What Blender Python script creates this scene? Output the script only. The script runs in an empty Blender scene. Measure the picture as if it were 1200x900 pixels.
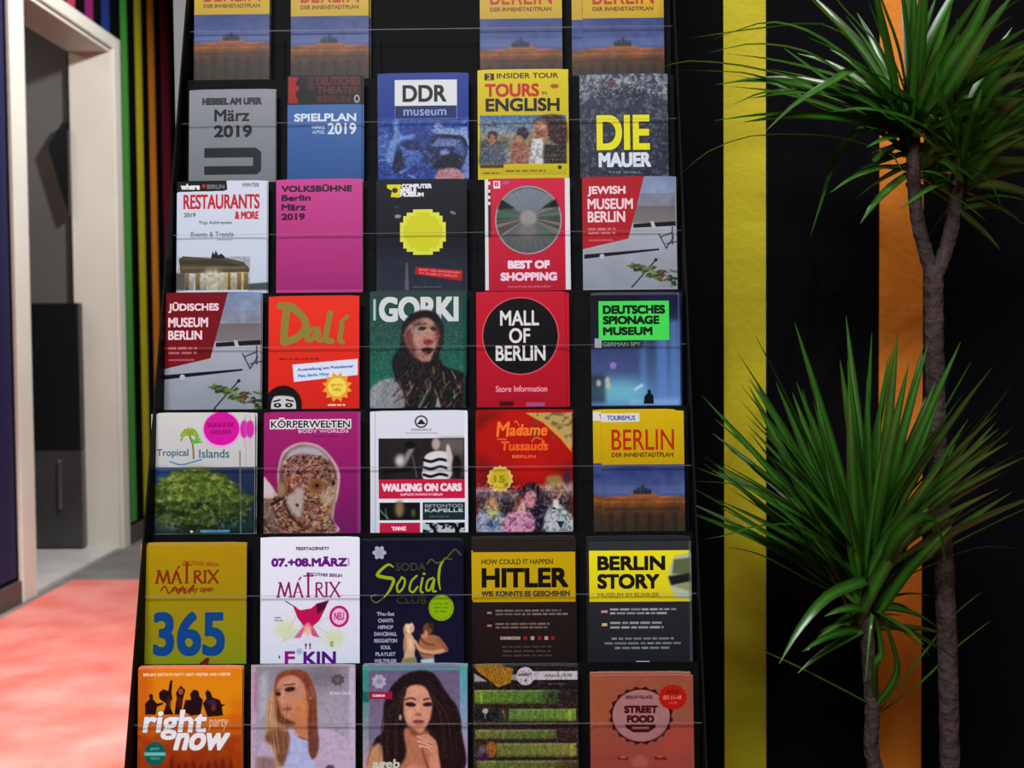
import bpy, bmesh, math, random
import numpy as np
from mathutils import Vector, Matrix, Euler

C = bpy.context.scene.collection
SC = bpy.context.scene
R = math.radians
random.seed(7)

# ------------------------------------------------------------------ camera
FPX = 1500.0
CAM = Vector((0, 0, 1.0))
ROLL = R(0.5)
vx, vy = 21.0, 62.0                       # where world +Y shows, from the frame centre
ux = vx * math.cos(-ROLL) - vy * math.sin(-ROLL)
uy = vx * math.sin(-ROLL) + vy * math.cos(-ROLL)
PITCH = -math.atan(uy / FPX)
YAW = math.atan(ux / FPX / math.cos(PITCH))
MR = Matrix.Rotation(YAW, 3, 'Z') @ Matrix.Rotation(R(90) + PITCH, 3, 'X') @ Matrix.Rotation(-ROLL, 3, 'Z')
cd = bpy.data.cameras.new('camera')
cam = bpy.data.objects.new('camera', cd)
C.objects.link(cam)
cam.location = CAM
cam.rotation_euler = MR.to_euler()
cd.sensor_width = 36
cd.lens = 36 * FPX / 1200
cd.clip_start = 0.02
cd.dof.use_dof = True
cd.dof.focus_distance = 1.47
cd.dof.aperture_fstop = 9
SC.camera = cam

def ray(px, py):
    return MR @ Vector(((px - 600) / FPX, -(py - 450) / FPX, -1))
def P(px, py, Y):
    d = ray(px, py)
    return CAM + d * (Y / d.y)
def PX(px, py, X):
    d = ray(px, py)
    return CAM + d * (X / d.x)
def PZ(px, py, Z=0.0):
    d = ray(px, py)
    return CAM + d * ((Z - CAM.z) / d.z)

# ------------------------------------------------------------------ world, lights, exposure
w = bpy.data.worlds.new('world')
SC.world = w
w.use_nodes = True
w.node_tree.nodes['Background'].inputs[0].default_value = (0.75, 0.82, 1.0, 1)
w.node_tree.nodes['Background'].inputs[1].default_value = 0.03
SC.view_settings.view_transform = 'Standard'
SC.view_settings.look = 'None'
SC.view_settings.exposure = 0.0
SC.view_settings.gamma = 1.0

def aim(o, target):
    o.rotation_euler = (Vector(target) - o.location).to_track_quat('-Z', 'Y').to_euler()
def area(name, loc, target, sx, sy, power, col):
    l = bpy.data.lights.new(name, 'AREA')
    l.shape = 'RECTANGLE'; l.size = sx; l.size_y = sy; l.energy = power; l.color = col
    o = bpy.data.objects.new(name, l); C.objects.link(o)
    o.location = loc; aim(o, target)
    return o
def spot(name, loc, target, power, angle, blend, rad, col):
    l = bpy.data.lights.new(name, 'SPOT')
    l.energy = power; l.spot_size = R(angle); l.spot_blend = blend; l.shadow_soft_size = rad; l.color = col
    o = bpy.data.objects.new(name, l); C.objects.link(o)
    o.location = loc; aim(o, target)
    return o
area('ceiling_panel_light', (-0.45, -0.75, 2.95), (-0.2, 1.5, -0.1), 1.3, 0.5, 46, (0.92, 0.95, 1.0)).data.spread = R(100)
spot('track_spot_light', (1.1, 0.95, 2.9), (0.55, 1.72, 1.68), 100, 36, 1.0, 0.03, (1.0, 0.97, 0.92))
spot('carpet_spot_light', (-0.8, 2.3, 2.95), (-1.5, 2.7, 0), 800, 80, 0.7, 0.12, (1.0, 0.94, 0.88))
spot('doorway_spot_light', (-0.2, 4.3, 2.9), (-1.9, 5.4, 1.5), 330, 80, 0.8, 0.1, (0.93, 0.98, 1.0))
area('lobby_light', (-2.9, 5.0, 2.6), (-2.9, 5.0, 0), 0.6, 0.6, 9, (1.0, 0.96, 0.9))

# ------------------------------------------------------------------ materials
def mat(name, col, rough=0.6, metal=0.0, spec=0.5, noise=None, bump=None, trans=0):
    """noise = (scale, second colour, contrast); bump = (scale, strength)"""
    m = bpy.data.materials.new(name); m.use_nodes = True
    nt = m.node_tree; b = nt.nodes['Principled BSDF']
    b.inputs['Base Color'].default_value = (*col, 1)
    b.inputs['Roughness'].default_value = rough
    b.inputs['Metallic'].default_value = metal
    b.inputs['Specular IOR Level'].default_value = spec
    tc = nt.nodes.new('ShaderNodeTexCoord')
    if noise:
        n = nt.nodes.new('ShaderNodeTexNoise'); n.inputs['Scale'].default_value = noise[0]
        n.inputs['Detail'].default_value = 5
        nt.links.new(tc.outputs['Object'], n.inputs['Vector'])
        r = nt.nodes.new('ShaderNodeValToRGB')
        k = noise[2] if len(noise) > 2 else 0.2
        r.color_ramp.elements[0].position = 0.5 - k; r.color_ramp.elements[1].position = 0.5 + k
        r.color_ramp.elements[0].color = (*col, 1); r.color_ramp.elements[1].color = (*noise[1], 1)
        nt.links.new(n.outputs['Fac'], r.inputs[0]); nt.links.new(r.outputs[0], b.inputs['Base Color'])
    if bump:
        n = nt.nodes.new('ShaderNodeTexNoise'); n.inputs['Scale'].default_value = bump[0]
        n.inputs['Detail'].default_value = 4
        nt.links.new(tc.outputs['Object'], n.inputs['Vector'])
        bp = nt.nodes.new('ShaderNodeBump'); bp.inputs['Strength'].default_value = bump[1]
        bp.inputs['Distance'].default_value = 0.01
        nt.links.new(n.outputs['Fac'], bp.inputs['Height']); nt.links.new(bp.outputs[0], b.inputs['Normal'])
    return m

def S(r, g, b):                                    # sRGB 0-255 to linear
    return tuple((c / 255 / 12.92) if c <= 10 else ((c / 255 + .055) / 1.055) ** 2.4 for c in (r, g, b))

M = {}
M['black_paint'] = mat('black_wall_paint', (0.0016, 0.0016, 0.0023), 0.85, spec=0.05, noise=(2.5, (0.0028, 0.0028, 0.0038)), bump=(60, .15))
M['rack_black'] = mat('rack_black_metal', (0.0026, 0.0026, 0.0028), 0.6, spec=0.06, bump=(400, .05))
M['yellow'] = mat('yellow_stripe_paint', (0.50, 0.415, 0.011), 0.6, spec=.2, noise=(6, (0.46, 0.38, 0.011)), bump=(90, .15))
M['orange'] = mat('orange_stripe_paint', (0.70, 0.21, 0.012), 0.6, spec=.3, noise=(6, (0.62, 0.18, 0.012)), bump=(90, .15))
M['green'] = mat('green_stripe_paint', (0.06, 0.28, 0.04), 0.6, spec=.3, bump=(90, .15))
M['red'] = mat('dark_red_stripe_paint', (0.16, 0.006, 0.018), 0.6, spec=.3, bump=(90, .15))
M['magenta'] = mat('magenta_stripe_paint', (0.22, 0.01, 0.10), 0.6, spec=.3, bump=(90, .15))
M['pink'] = mat('pink_stripe_paint', (0.4, 0.03, 0.06), 0.6, spec=.3, bump=(90, .15))
M['blue'] = mat('blue_stripe_paint', (0.01, 0.03, 0.16), 0.6, spec=.3, bump=(90, .15))
M['violet'] = mat('violet_stripe_paint', (0.014, 0.013, 0.055), 0.6, spec=.3, bump=(90, .15))
M['cream'] = mat('cream_door_frame', S(222, 214, 200), 0.5, noise=(3, S(214, 205, 190)), bump=(40, .05))
M['grey_post'] = mat('grey_post_paint', S(150, 148, 146), 0.55, noise=(4, S(130, 128, 128)))
M['lobby_grey'] = mat('lobby_grey_wall', S(96, 90, 86), 0.6, noise=(3, S(88, 83, 80)))
M['lobby_floor'] = mat('lobby_pale_floor', S(215, 208, 205), 0.35, noise=(4, S(196, 190, 186)))
M['skirting'] = mat('skirting_paint', S(92, 76, 72), 0.5, noise=(5, S(78, 66, 64)))
M['ceiling'] = mat('ceiling_plaster', (0.05, 0.05, 0.052), 0.9, noise=(4, (0.045, 0.045, 0.047)))
M['white_paper'] = mat('white_paper_edge', (0.72, 0.72, 0.72), 0.8, noise=(300, (0.5, 0.5, 0.5)))
M['screen_black'] = mat('screen_black', (0.006, 0.006, 0.007), 0.35)
M['panel_grey'] = mat('panel_smoked_grey', S(70, 66, 66), 0.25, noise=(4, S(52, 50, 50)))
M['chrome'] = mat('brushed_steel', (0.5, 0.5, 0.5), 0.35, metal=1)
M['soil'] = mat('potting_soil', (0.02, 0.012, 0.008), 0.95, noise=(40, (0.05, 0.03, 0.02)), bump=(60, .8))
M['pot'] = mat('planter_anthracite', (0.02, 0.02, 0.022), 0.5, noise=(20, (0.028, 0.028, 0.03)))
M['lamp_black'] = mat('lamp_housing', (0.01, 0.01, 0.01), 0.5, bump=(200, .05))

def carpet_mat(name, c1, c2):
    m = mat(name, c1, 0.95, spec=0.1, noise=(5, c2, 0.28))
    nt = m.node_tree; b = nt.nodes['Principled BSDF']; tc = [n for n in nt.nodes if n.type == 'TEX_COORD'][0]
    n = nt.nodes.new('ShaderNodeTexNoise'); n.inputs['Scale'].default_value = 260; n.inputs['Detail'].default_value = 6
    nt.links.new(tc.outputs['Object'], n.inputs['Vector'])
    bp = nt.nodes.new('ShaderNodeBump'); bp.inputs['Strength'].default_value = .7; bp.inputs['Distance'].default_value = .01
    nt.links.new(n.outputs['Fac'], bp.inputs['Height']); nt.links.new(bp.outputs[0], b.inputs['Normal'])
    return m
M['red_carpet'] = carpet_mat('red_carpet', S(222, 98, 86), S(240, 158, 150))
M['grey_carpet'] = carpet_mat('grey_carpet', S(120, 112, 108), S(150, 142, 138))

def acrylic(name, fac, tint=(1, 1, 1), rough=0.03):
    m = bpy.data.materials.new(name); m.use_nodes = True
    nt = m.node_tree; nt.nodes.remove(nt.nodes['Principled BSDF'])
    out = nt.nodes['Material Output']
    t = nt.nodes.new('ShaderNodeBsdfTransparent'); t.inputs[0].default_value = (*tint, 1)
    g = nt.nodes.new('ShaderNodeBsdfGlossy'); g.inputs['Roughness'].default_value = rough
    fr = nt.nodes.new('ShaderNodeFresnel'); fr.inputs[0].default_value = 1.45
    mx = nt.nodes.new('ShaderNodeMixShader')
    mu = nt.nodes.new('ShaderNodeMath'); mu.operation = 'MULTIPLY'; mu.inputs[1].default_value = fac
    nt.links.new(fr.outputs[0], mu.inputs[0]); nt.links.new(mu.outputs[0], mx.inputs[0])
    nt.links.new(t.outputs[0], mx.inputs[1]); nt.links.new(g.outputs[0], mx.inputs[2])
    nt.links.new(mx.outputs[0], out.inputs[0])
    return m
M['acrylic'] = acrylic('clear_acrylic', 0.07, (1, 1, 1))
M['acrylic_edge'] = mat('frosted_acrylic_edge', (0.22, 0.225, 0.23), 0.3, noise=(30, (0.12, 0.12, 0.125)))
def _thin(m, f):
    nt = m.node_tree; t = nt.nodes.new('ShaderNodeBsdfTransparent'); mx = nt.nodes.new('ShaderNodeMixShader'); mx.inputs[0].default_value = f
    nt.links.new(nt.nodes['Principled BSDF'].outputs[0], mx.inputs[1]); nt.links.new(t.outputs[0], mx.inputs[2]); nt.links.new(mx.outputs[0], nt.nodes['Material Output'].inputs[0])
_thin(M['acrylic_edge'], .76)

# ------------------------------------------------------------------ mesh helpers
def link(name, me, m=None, parent=None, loc=None):
    o = bpy.data.objects.new(name, me); C.objects.link(o)
    if m is not None and me is not None and not me.materials:
        me.materials.append(m)
    if parent: o.parent = parent
    if loc is not None: o.location = loc
    return o
def tag(o, label=None, cat=None, group=None, kind=None):
    for k, v in (('label', label), ('category', cat), ('group', group), ('kind', kind)):
        if v: o[k] = v
    return o
def empty(name, loc):
    o = bpy.data.objects.new(name, None); C.objects.link(o); o.location = loc
    o.empty_display_size = .05
    return o
def box_mesh(name, x0, x1, y0, y1, z0, z1, bevel=0.0, seg=1):
    bm = bmesh.new()
    bmesh.ops.create_cube(bm, size=1)
    for v in bm.verts:
        v.co = Vector((x0 + (v.co.x + .5) * (x1 - x0), y0 + (v.co.y + .5) * (y1 - y0), z0 + (v.co.z + .5) * (z1 - z0)))
    if bevel: bmesh.ops.bevel(bm, geom=bm.edges[:], offset=bevel, segments=seg, affect='EDGES')
    me = bpy.data.meshes.new(name); bm.to_mesh(me); bm.free()
    return me
def box(name, x0, x1, y0, y1, z0, z1, m, parent=None, bevel=0.0, kind=None):
    o = link(name, box_mesh(name, x0, x1, y0, y1, z0, z1, bevel), m, parent)
    if kind: o['kind'] = kind
    return o
def extrude_poly(name, pts, off, m, parent=None):
    """pts: list of Vector (planar), extruded by Vector off"""
    bm = bmesh.new()
    a = [bm.verts.new(p) for p in pts]; b = [bm.verts.new(Vector(p) + off) for p in pts]
    bm.faces.new(a); bm.faces.new(b[::-1])
    n = len(pts)
    for i in range(n): bm.faces.new((a[i], b[i], b[(i + 1) % n], a[(i + 1) % n]))
    bmesh.ops.recalc_face_normals(bm, faces=bm.faces[:])
    me = bpy.data.meshes.new(name); bm.to_mesh(me); bm.free()
    return link(name, me, m, parent)
def spline(pts, n):
    """Catmull-Rom through pts, n samples"""
    pts = [Vector(p) for p in pts]
    q = [pts[0] * 2 - pts[1]] + pts + [pts[-1] * 2 - pts[-2]]
    out = []
    for i in range(n):
        t = i / (n - 1) * (len(pts) - 1); k = min(int(t), len(pts) - 2); u = t - k
        a, b, c, d = q[k:k + 4]
        out.append(.5 * ((2 * b) + (c - a) * u + (2 * a - 5 * b + 4 * c - d) * u * u + (3 * b - a - 3 * c + d) * u ** 3))
    return out
def tube_mesh(name, pts, rads, sides=12, rough=0.0, seed=1):
    rnd = random.Random(seed); verts = []; faces = []
    n = len(pts)
    for i, p in enumerate(pts):
        t = (pts[min(i + 1, n - 1)] - pts[max(i - 1, 0)]).normalized()
        a = t.cross(Vector((0, 1, 0.01))).normalized(); b = t.cross(a).normalized()
        for k in range(sides):
            an = 2 * math.pi * k / sides; r = rads[i] * (1 + rough * rnd.uniform(-1, 1))
            verts.append(p + a * math.cos(an) * r + b * math.sin(an) * r)
    for i in range(n - 1):
        for k in range(sides):
            faces.append((i * sides + k, i * sides + (k + 1) % sides, (i + 1) * sides + (k + 1) % sides, (i + 1) * sides + k))
    faces.append(tuple(range(sides))[::-1]); faces.append(tuple((n - 1) * sides + k for k in range(sides)))
    me = bpy.data.meshes.new(name); me.from_pydata([tuple(v) for v in verts], [], faces)
    me.shade_smooth()
    return me

# ------------------------------------------------------------------ printing press: covers drawn in numpy
tc_ = bpy.data.curves.new('glyphs', 'FONT'); to_ = bpy.data.objects.new('glyphs', tc_)
_cache = {}
def glyph_tris(s):
    if s in _cache: return _cache[s]
    tc_.body = s
    me = to_.to_mesh(); me.calc_loop_triangles()
    v = np.array([q.co[:2] for q in me.vertices], dtype=np.float64)
    t = np.array([q.vertices[:] for q in me.loop_triangles])
    to_.to_mesh_clear()
    v -= v.min(0); v /= np.maximum(v.max(0), 1e-6); v[:, 1] = 1 - v[:, 1]
    _cache[s] = v[t]
    return _cache[s]
def boxblur(a, r):
    r = int(round(r))
    if r < 1: return a
    for ax in (0, 1):
        for _ in range(2):
            p = np.pad(a, [(r + 1, r) if k == ax else (0, 0) for k in (0, 1)], mode='edge').cumsum(ax)
            a = (np.take(p, range(2 * r + 1, p.shape[ax]), ax) - np.take(p, range(0, p.shape[ax] - 2 * r - 1), ax)) / (2 * r + 1)
    return a
def vnoise(h, w, cell, rng):
    gh, gw = int(h / cell) + 3, int(w / cell) + 3
    g = rng.random((gh, gw)); y = np.arange(h) / cell; x = np.arange(w) / cell
    yi = y.astype(int); xi = x.astype(int); fy = (y - yi)[:, None]; fx = (x - xi)[None]
    fy = fy * fy * (3 - 2 * fy); fx = fx * fx * (3 - 2 * fx)
    a = g[yi][:, xi]; b = g[yi][:, xi + 1]; c = g[yi + 1][:, xi]; d = g[yi + 1][:, xi + 1]
    return (a * (1 - fx) + b * fx) * (1 - fy) + (c * (1 - fx) + d * fx) * fy

class Cover:
    K = 4
    def __init__(s, x0, y0, x1, y1, bg):
        s.x0, s.y0, s.x1, s.y1 = x0, y0, x1, y1
        s.w = int((x1 - x0) * s.K); s.h = int((y1 - y0) * s.K)
        s.a = np.empty((s.h, s.w, 3)); s.a[:] = bg
        s.rng = np.random.default_rng(int(x0 * 7 + y0))
        s.z(0, 0, 1)
    def z(s, ox, oy, sc):                       # coordinates that follow are those of a magnified view
        s.ox, s.oy, s.sc = ox, oy, sc
        return s
    def p(s, x, y): return (s.ox + x / s.sc - s.x0) * s.K, (s.oy + y / s.sc - s.y0) * s.K
    def blend(s, mask, col, al=1.0):
        mask = (mask * al)[..., None]
        s.a[:] = s.a * (1 - mask) + np.array(col, dtype=float) * mask
    def grid(s):
        return np.arange(s.w)[None] + .5, np.arange(s.h)[:, None] + .5
    def R(s, x0, y0, x1, y1, col, al=1, soft=0):
        a, b = s.p(x0, y0); c, d = s.p(x1, y1); X, Y = s.grid()
        m = ((X >= a) & (X <= c) & (Y >= b) & (Y <= d)).astype(float)
        s.blend(boxblur(m, soft * s.K / s.sc) if soft else m, col, al)
    def V(s, x0, y0, x1, y1, c0, c1, al=1, hor=False):
        a, b = s.p(x0, y0); c, d = s.p(x1, y1)
        a, b, c, d = [int(max(0, q)) for q in (a, b, c, d)]; c = min(c, s.w); d = min(d, s.h)
        if c <= a or d <= b: return
        n = (c - a) if hor else (d - b); t = np.linspace(0, 1, n)[:, None]
        g = np.array(c0, float) * (1 - t) + np.array(c1, float) * t
        g = g[None, :, :] if hor else g[:, None, :]
        s.a[b:d, a:c] = s.a[b:d, a:c] * (1 - al) + g * al
    def E(s, x, y, rx, ry, col, al=1, soft=0, rot=0):
        a, b = s.p(x, y); k = s.K / s.sc; X, Y = s.grid(); cs, sn = math.cos(R(rot)), math.sin(R(rot))
        u = (X - a) * cs + (Y - b) * sn; v = -(X - a) * sn + (Y - b) * cs
        m = ((u / (rx * k)) ** 2 + (v / (ry * k)) ** 2 <= 1).astype(float)
        s.blend(boxblur(m, soft * k) if soft else m, col, al)
    def G(s, pts, col, al=1, soft=0, smooth=False):
        if smooth:
            q = [Vector(p) for p in pts]; n = len(q); o = []
            for i in range(n):
                a, b, c, d = q[i - 1], q[i], q[(i + 1) % n], q[(i + 2) % n]
                for j in range(6):
                    u = j / 6
                    o.append(.5 * ((2 * b) + (c - a) * u + (2 * a - 5 * b + 4 * c - d) * u * u + (3 * b - a - 3 * c + d) * u ** 3))
            pts = [(p.x, p.y) for p in o]
        pp = [s.p(*p) for p in pts]
        xs = [p[0] for p in pp]; ys = [p[1] for p in pp]
        i0, i1 = max(0, int(min(xs))), min(s.w, int(max(xs)) + 2); j0, j1 = max(0, int(min(ys))), min(s.h, int(max(ys)) + 2)
        if i1 <= i0 or j1 <= j0: return
        X = (np.arange(i0, i1) + .5)[None]; Y = (np.arange(j0, j1) + .5)[:, None]
        ins = np.zeros((j1 - j0, i1 - i0), bool)
        for (xa, ya), (xb, yb) in zip(pp, pp[1:] + pp[:1]):
            if ya == yb: continue
            ins ^= ((ya > Y) != (yb > Y)) & (X < (xb - xa) * (Y - ya) / (yb - ya) + xa)
        m = np.zeros((s.h, s.w)); m[j0:j1, i0:i1] = ins
        s.blend(boxblur(m, soft * s.K / s.sc) if soft else m, col, al)
    def L(s, pts, wd, col, al=1, soft=0, smooth=False, taper=False):
        if smooth:
            pts = [(p.x, p.y) for p in spline([Vector((p[0], p[1], 0)) for p in pts], len(pts) * 5)]
        X, Y = s.grid(); k = s.K / s.sc; m = np.zeros((s.h, s.w)); n = len(pts) - 1
        for i in range(n):
            (xa, ya), (xb, yb) = s.p(*pts[i]), s.p(*pts[i + 1])
            f = (i + .5) / n; r = wd * k / 2 * ((.35 + .65 * math.sin(math.pi * min(1, max(0, f)))) if taper else 1)
            i0, i1 = int(max(0, min(xa, xb) - r - 1)), int(min(s.w, max(xa, xb) + r + 2))
            j0, j1 = int(max(0, min(ya, yb) - r - 1)), int(min(s.h, max(ya, yb) + r + 2))
            if i1 <= i0 or j1 <= j0: continue
            x = X[:, i0:i1]; y = Y[j0:j1]; dx, dy = xb - xa, yb - ya; L2 = dx * dx + dy * dy + 1e-9
            t = np.clip(((x - xa) * dx + (y - ya) * dy) / L2, 0, 1)
            d = np.hypot(x - xa - t * dx, y - ya - t * dy)
            m[j0:j1, i0:i1] = np.maximum(m[j0:j1, i0:i1], (d <= r))
        s.blend(boxblur(m, soft * k) if soft else m, col, al)
    def T(s, txt, x0, y0, x1, y1, col, b=0, sh=0, al=1, rot=0, out=None):
        """text stretched to the box; b = extra boldness, sh = shear, rot = slope in degrees"""
        tr = glyph_tris(txt); A = s.p(x0, y0); B = s.p(x1, y1); k = s.K / s.sc
        W, H = B[0] - A[0], B[1] - A[1]; m = np.zeros((s.h, s.w)); cs, sn = math.cos(R(rot)), math.sin(R(rot))
        xx = tr[..., 0] * W + (1 - tr[..., 1]) * sh * k; yy = tr[..., 1] * H
        px = A[0] + xx * cs - yy * sn; py = A[1] + xx * sn + yy * cs
        for (xa, xb, xc), (ya, yb, yc) in zip(px, py):
            i0, i1 = int(max(0, min(xa, xb, xc))), int(min(s.w, max(xa, xb, xc) + 1))
            j0, j1 = int(max(0, min(ya, yb, yc))), int(min(s.h, max(ya, yb, yc) + 1))
            if i1 <= i0 or j1 <= j0: continue
            x = np.arange(i0, i1)[None] + .5; y = np.arange(j0, j1)[:, None] + .5
            e0 = (xb - xa) * (y - ya) - (yb - ya) * (x - xa)
            e1 = (xc - xb) * (y - yb) - (yc - yb) * (x - xb)
            e2 = (xa - xc) * (y - yc) - (ya - yc) * (x - xc)
            m[j0:j1, i0:i1] = np.maximum(m[j0:j1, i0:i1], ((e0 >= 0) & (e1 >= 0) & (e2 >= 0)) | ((e0 <= 0) & (e1 <= 0) & (e2 <= 0)))
        def grow(m, r):
            n = m.copy(); r = int(round(r))
            for dx in range(-r, r + 1):
                for dy in range(-r, r + 1):
                    if dx * dx + dy * dy <= r * r * 1.7: n = np.maximum(n, np.roll(m, (dy, dx), (0, 1)))
            return n
        if b: m = grow(m, b * k * .66)
        if out: s.blend(grow(m, out[0] * k), out[1])
        s.blend(m, col, al)
    def B(s, x0, y0, x1, y1, n, col, al=.8, fill=.55, seed=1, cen=False):
        """n lines of print too small to read"""
        r = random.Random(seed); h = (y1 - y0) / n
        for i in range(n):
            ln = r.uniform(.7, 1); a = x0 + (x1 - x0) * (1 - ln) / 2 if cen else x0; e = a + (x1 - x0) * ln; x = a
            while x < e - h * .3:
                wd = min(h * r.uniform(.9, 2.6), e - x)
                s.R(x, y0 + i * h + h * (1 - fill) / 2, x + wd, y0 + (i + 1) * h - h * (1 - fill) / 2, col, al * r.uniform(.75, 1)); x += wd + h * .35
    def N(s, x0, y0, x1, y1, col, cell, al=.5, thr=None, sx=1.0):
        a, b = s.p(x0, y0); c, d = s.p(x1, y1); a, b, c, d = [int(max(0, q)) for q in (a, b, c, d)]; c = min(c, s.w); d = min(d, s.h)
        if c <= a or d <= b: return
        k = s.K / s.sc
        n = .6 * vnoise(d - b, c - a, cell * k, s.rng) + .4 * vnoise(d - b, c - a, max(1.5, cell * k * .45), s.rng)
        if thr is not None: n = np.clip((n - thr) * 5, 0, 1)
        m = (n * al)[..., None]
        s.a[b:d, a:c] = s.a[b:d, a:c] * (1 - m) + np.array(col, float) * m
    def grain(s, x0, y0, x1, y1, cell=10, al=.16):
        s.N(x0, y0, x1, y1, (236, 230, 224), cell, al, .5); s.N(x0, y0, x1, y1, (8, 8, 12), cell * 1.3, al * 1.2, .5)
    def inside(s, pts, fn):
        keep = s.a.copy(); fn(); new = s.a.copy(); s.a[:] = 0; s.G(pts, (1, 1, 1), 1, 6, True); m = s.a.copy(); s.a[:] = keep * (1 - m) + new * m
    def image(s, name):
        im = bpy.data.images.new(name, s.w, s.h)
        px = np.ones((s.h, s.w, 4), dtype=np.float32); px[..., :3] = (np.clip(s.a, 0, 255)[::-1] / 255) ** 1.13
        im.pixels.foreach_set(px.ravel()); im.update(); im.pack()
        return im

# ------------------------------------------------------------------ the covers, drawn from the photograph's own print
WH = (214, 216, 222); BK = (16, 15, 18)
def gate(c, x0, y0, x1, y1, sky0, sky1, st, dk):    # the columned city gate under a sky
    w, h = x1 - x0, y1 - y0; X = lambda f: x0 + w * f; Y = lambda f: y0 + h * f
    c.V(x0, y0, x1, Y(.5), sky0, sky1)
    c.N(x0, y0, x1, Y(.42), (120, 126, 156), w * .16, .55); c.N(x0, y0, x1, Y(.3), (40, 50, 100), w * .2, .5)
    c.V(x0, Y(.46), x1, Y(.74), st, dk)
    c.V(x0, Y(.74), x1, y1, dk, (66, 56, 36))
    c.G([(x0, Y(.5)), (x0, Y(.44)), (X(.26), Y(.5)), (X(.74), Y(.5)), (x1, Y(.44)), (x1, Y(.5))], (86, 76, 84), .8, w * .01)
    c.G([(X(.22), Y(.53)), (X(.3), Y(.5)), (X(.35), Y(.415)), (X(.66), Y(.415)), (X(.7), Y(.5)), (X(.78), Y(.53))], (150, 92, 56), 1, w * .008)
    c.R(x0, Y(.525), x1, Y(.555), (206, 120, 44), .75, w * .01); c.R(X(.3), Y(.47), X(.7), Y(.485), (110, 70, 50), .7)
    for a, b, e in ((.41, .36, .02), (.45, .33, .022), (.5, .29, .022), (.54, .335, .024), (.58, .35, .02)):
        c.E(X(a), Y((b + .43) / 2), w * e, h * (.43 - b) / 2, (40, 46, 56), .9, w * .008)
    c.R(X(.4), Y(.385), X(.6), Y(.42), (44, 48, 56), .85, w * .008)
    for i in range(6): c.R(X(.1 + .15 * i), Y(.7), X(.15 + .15 * i), Y(.99), (40, 36, 34), .55, w * .008)
    c.R(X(.06), Y(.62), X(.94), Y(.66), (64, 46, 36), .6, w * .01)
    c.N(x0, Y(.5), x1, y1, (44, 38, 34), w * .09, .55)

def a_berlin():
    c = Cover(704, 480, 802, 622, (198, 170, 18)); c.z(420, 470, 2.927)
    c.V(826, 26, 1120, 215, (200, 172, 16), (182, 152, 10))
    c.R(826, 38, 965, 68, (206, 206, 200)); c.T('TOURISMUS', 853, 47, 950, 62, (60, 90, 150), .6)
    c.T('BERLIN', 868, 95, 1083, 164, (176, 44, 14), 1.6)
    c.T('DER INNENSTADTPLAN', 868, 174, 1080, 188, (110, 60, 10), .6)
    gate(c, 826, 215, 1120, 450, (34, 54, 112), (84, 98, 146), (170, 96, 40), (86, 58, 38))
    return c
def a_haus():
    c = Cover(222, 104, 323, 212, (126, 128, 132)); c.z(200, 0, 4)
    c.V(80, 410, 500, 860, (138, 140, 144), (118, 120, 124))
    c.T('HEBBEL AM UFER', 152, 458, 425, 486, (52, 54, 58), 4)
    c.T('März', 208, 512, 368, 566, (26, 28, 32), 3); c.T('2019', 208, 588, 380, 640, (26, 28, 32), 4)
    dk = (34, 35, 38)
    c.G([(160, 692), (400, 692), (426, 712), (426, 800), (408, 818), (160, 818), (160, 778), (388, 778), (388, 738), (160, 738)], dk)
    return c
def a_spiel():
    c = Cover(337, 88, 424, 212, (62, 100, 150)); c.z(200, 0, 4)
    c.R(540, 340, 910, 492, (22, 16, 20))
    c.G([(552, 360), (600, 360), (585, 395), (606, 410), (585, 440), (600, 485), (552, 485)], (150, 26, 22))
    c.T('I', 645, 362, 672, 420, (70, 24, 26), 3)
    c.T('DEUTSCHES', 686, 362, 885, 398, (120, 26, 28), 2); c.T('THEATER', 686, 408, 885, 440, (104, 24, 26), 2)
    c.T('BERLIN', 690, 452, 840, 480, (96, 26, 26), 1.5); c.E(873, 466, 14, 20, (150, 150, 150)); c.E(873, 466, 7, 11, (40, 40, 40))
    c.V(540, 495, 900, 860, (66, 106, 158), (48, 86, 138))
    c.T('SPIELPLAN', 582, 536, 868, 570, (200, 208, 220), 2.6); c.T('2019', 738, 582, 868, 632, (200, 208, 220), 3)
    c.T('MÄRZ', 664, 590, 724, 606, (170, 185, 205), 1); c.T('APRIL', 664, 614, 724, 630, (150, 168, 195), 1)
    for i in range(7): c.R(580, 690 + i * 22, 850, 694 + i * 22, (56, 92, 140), .5)
    return c
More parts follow.
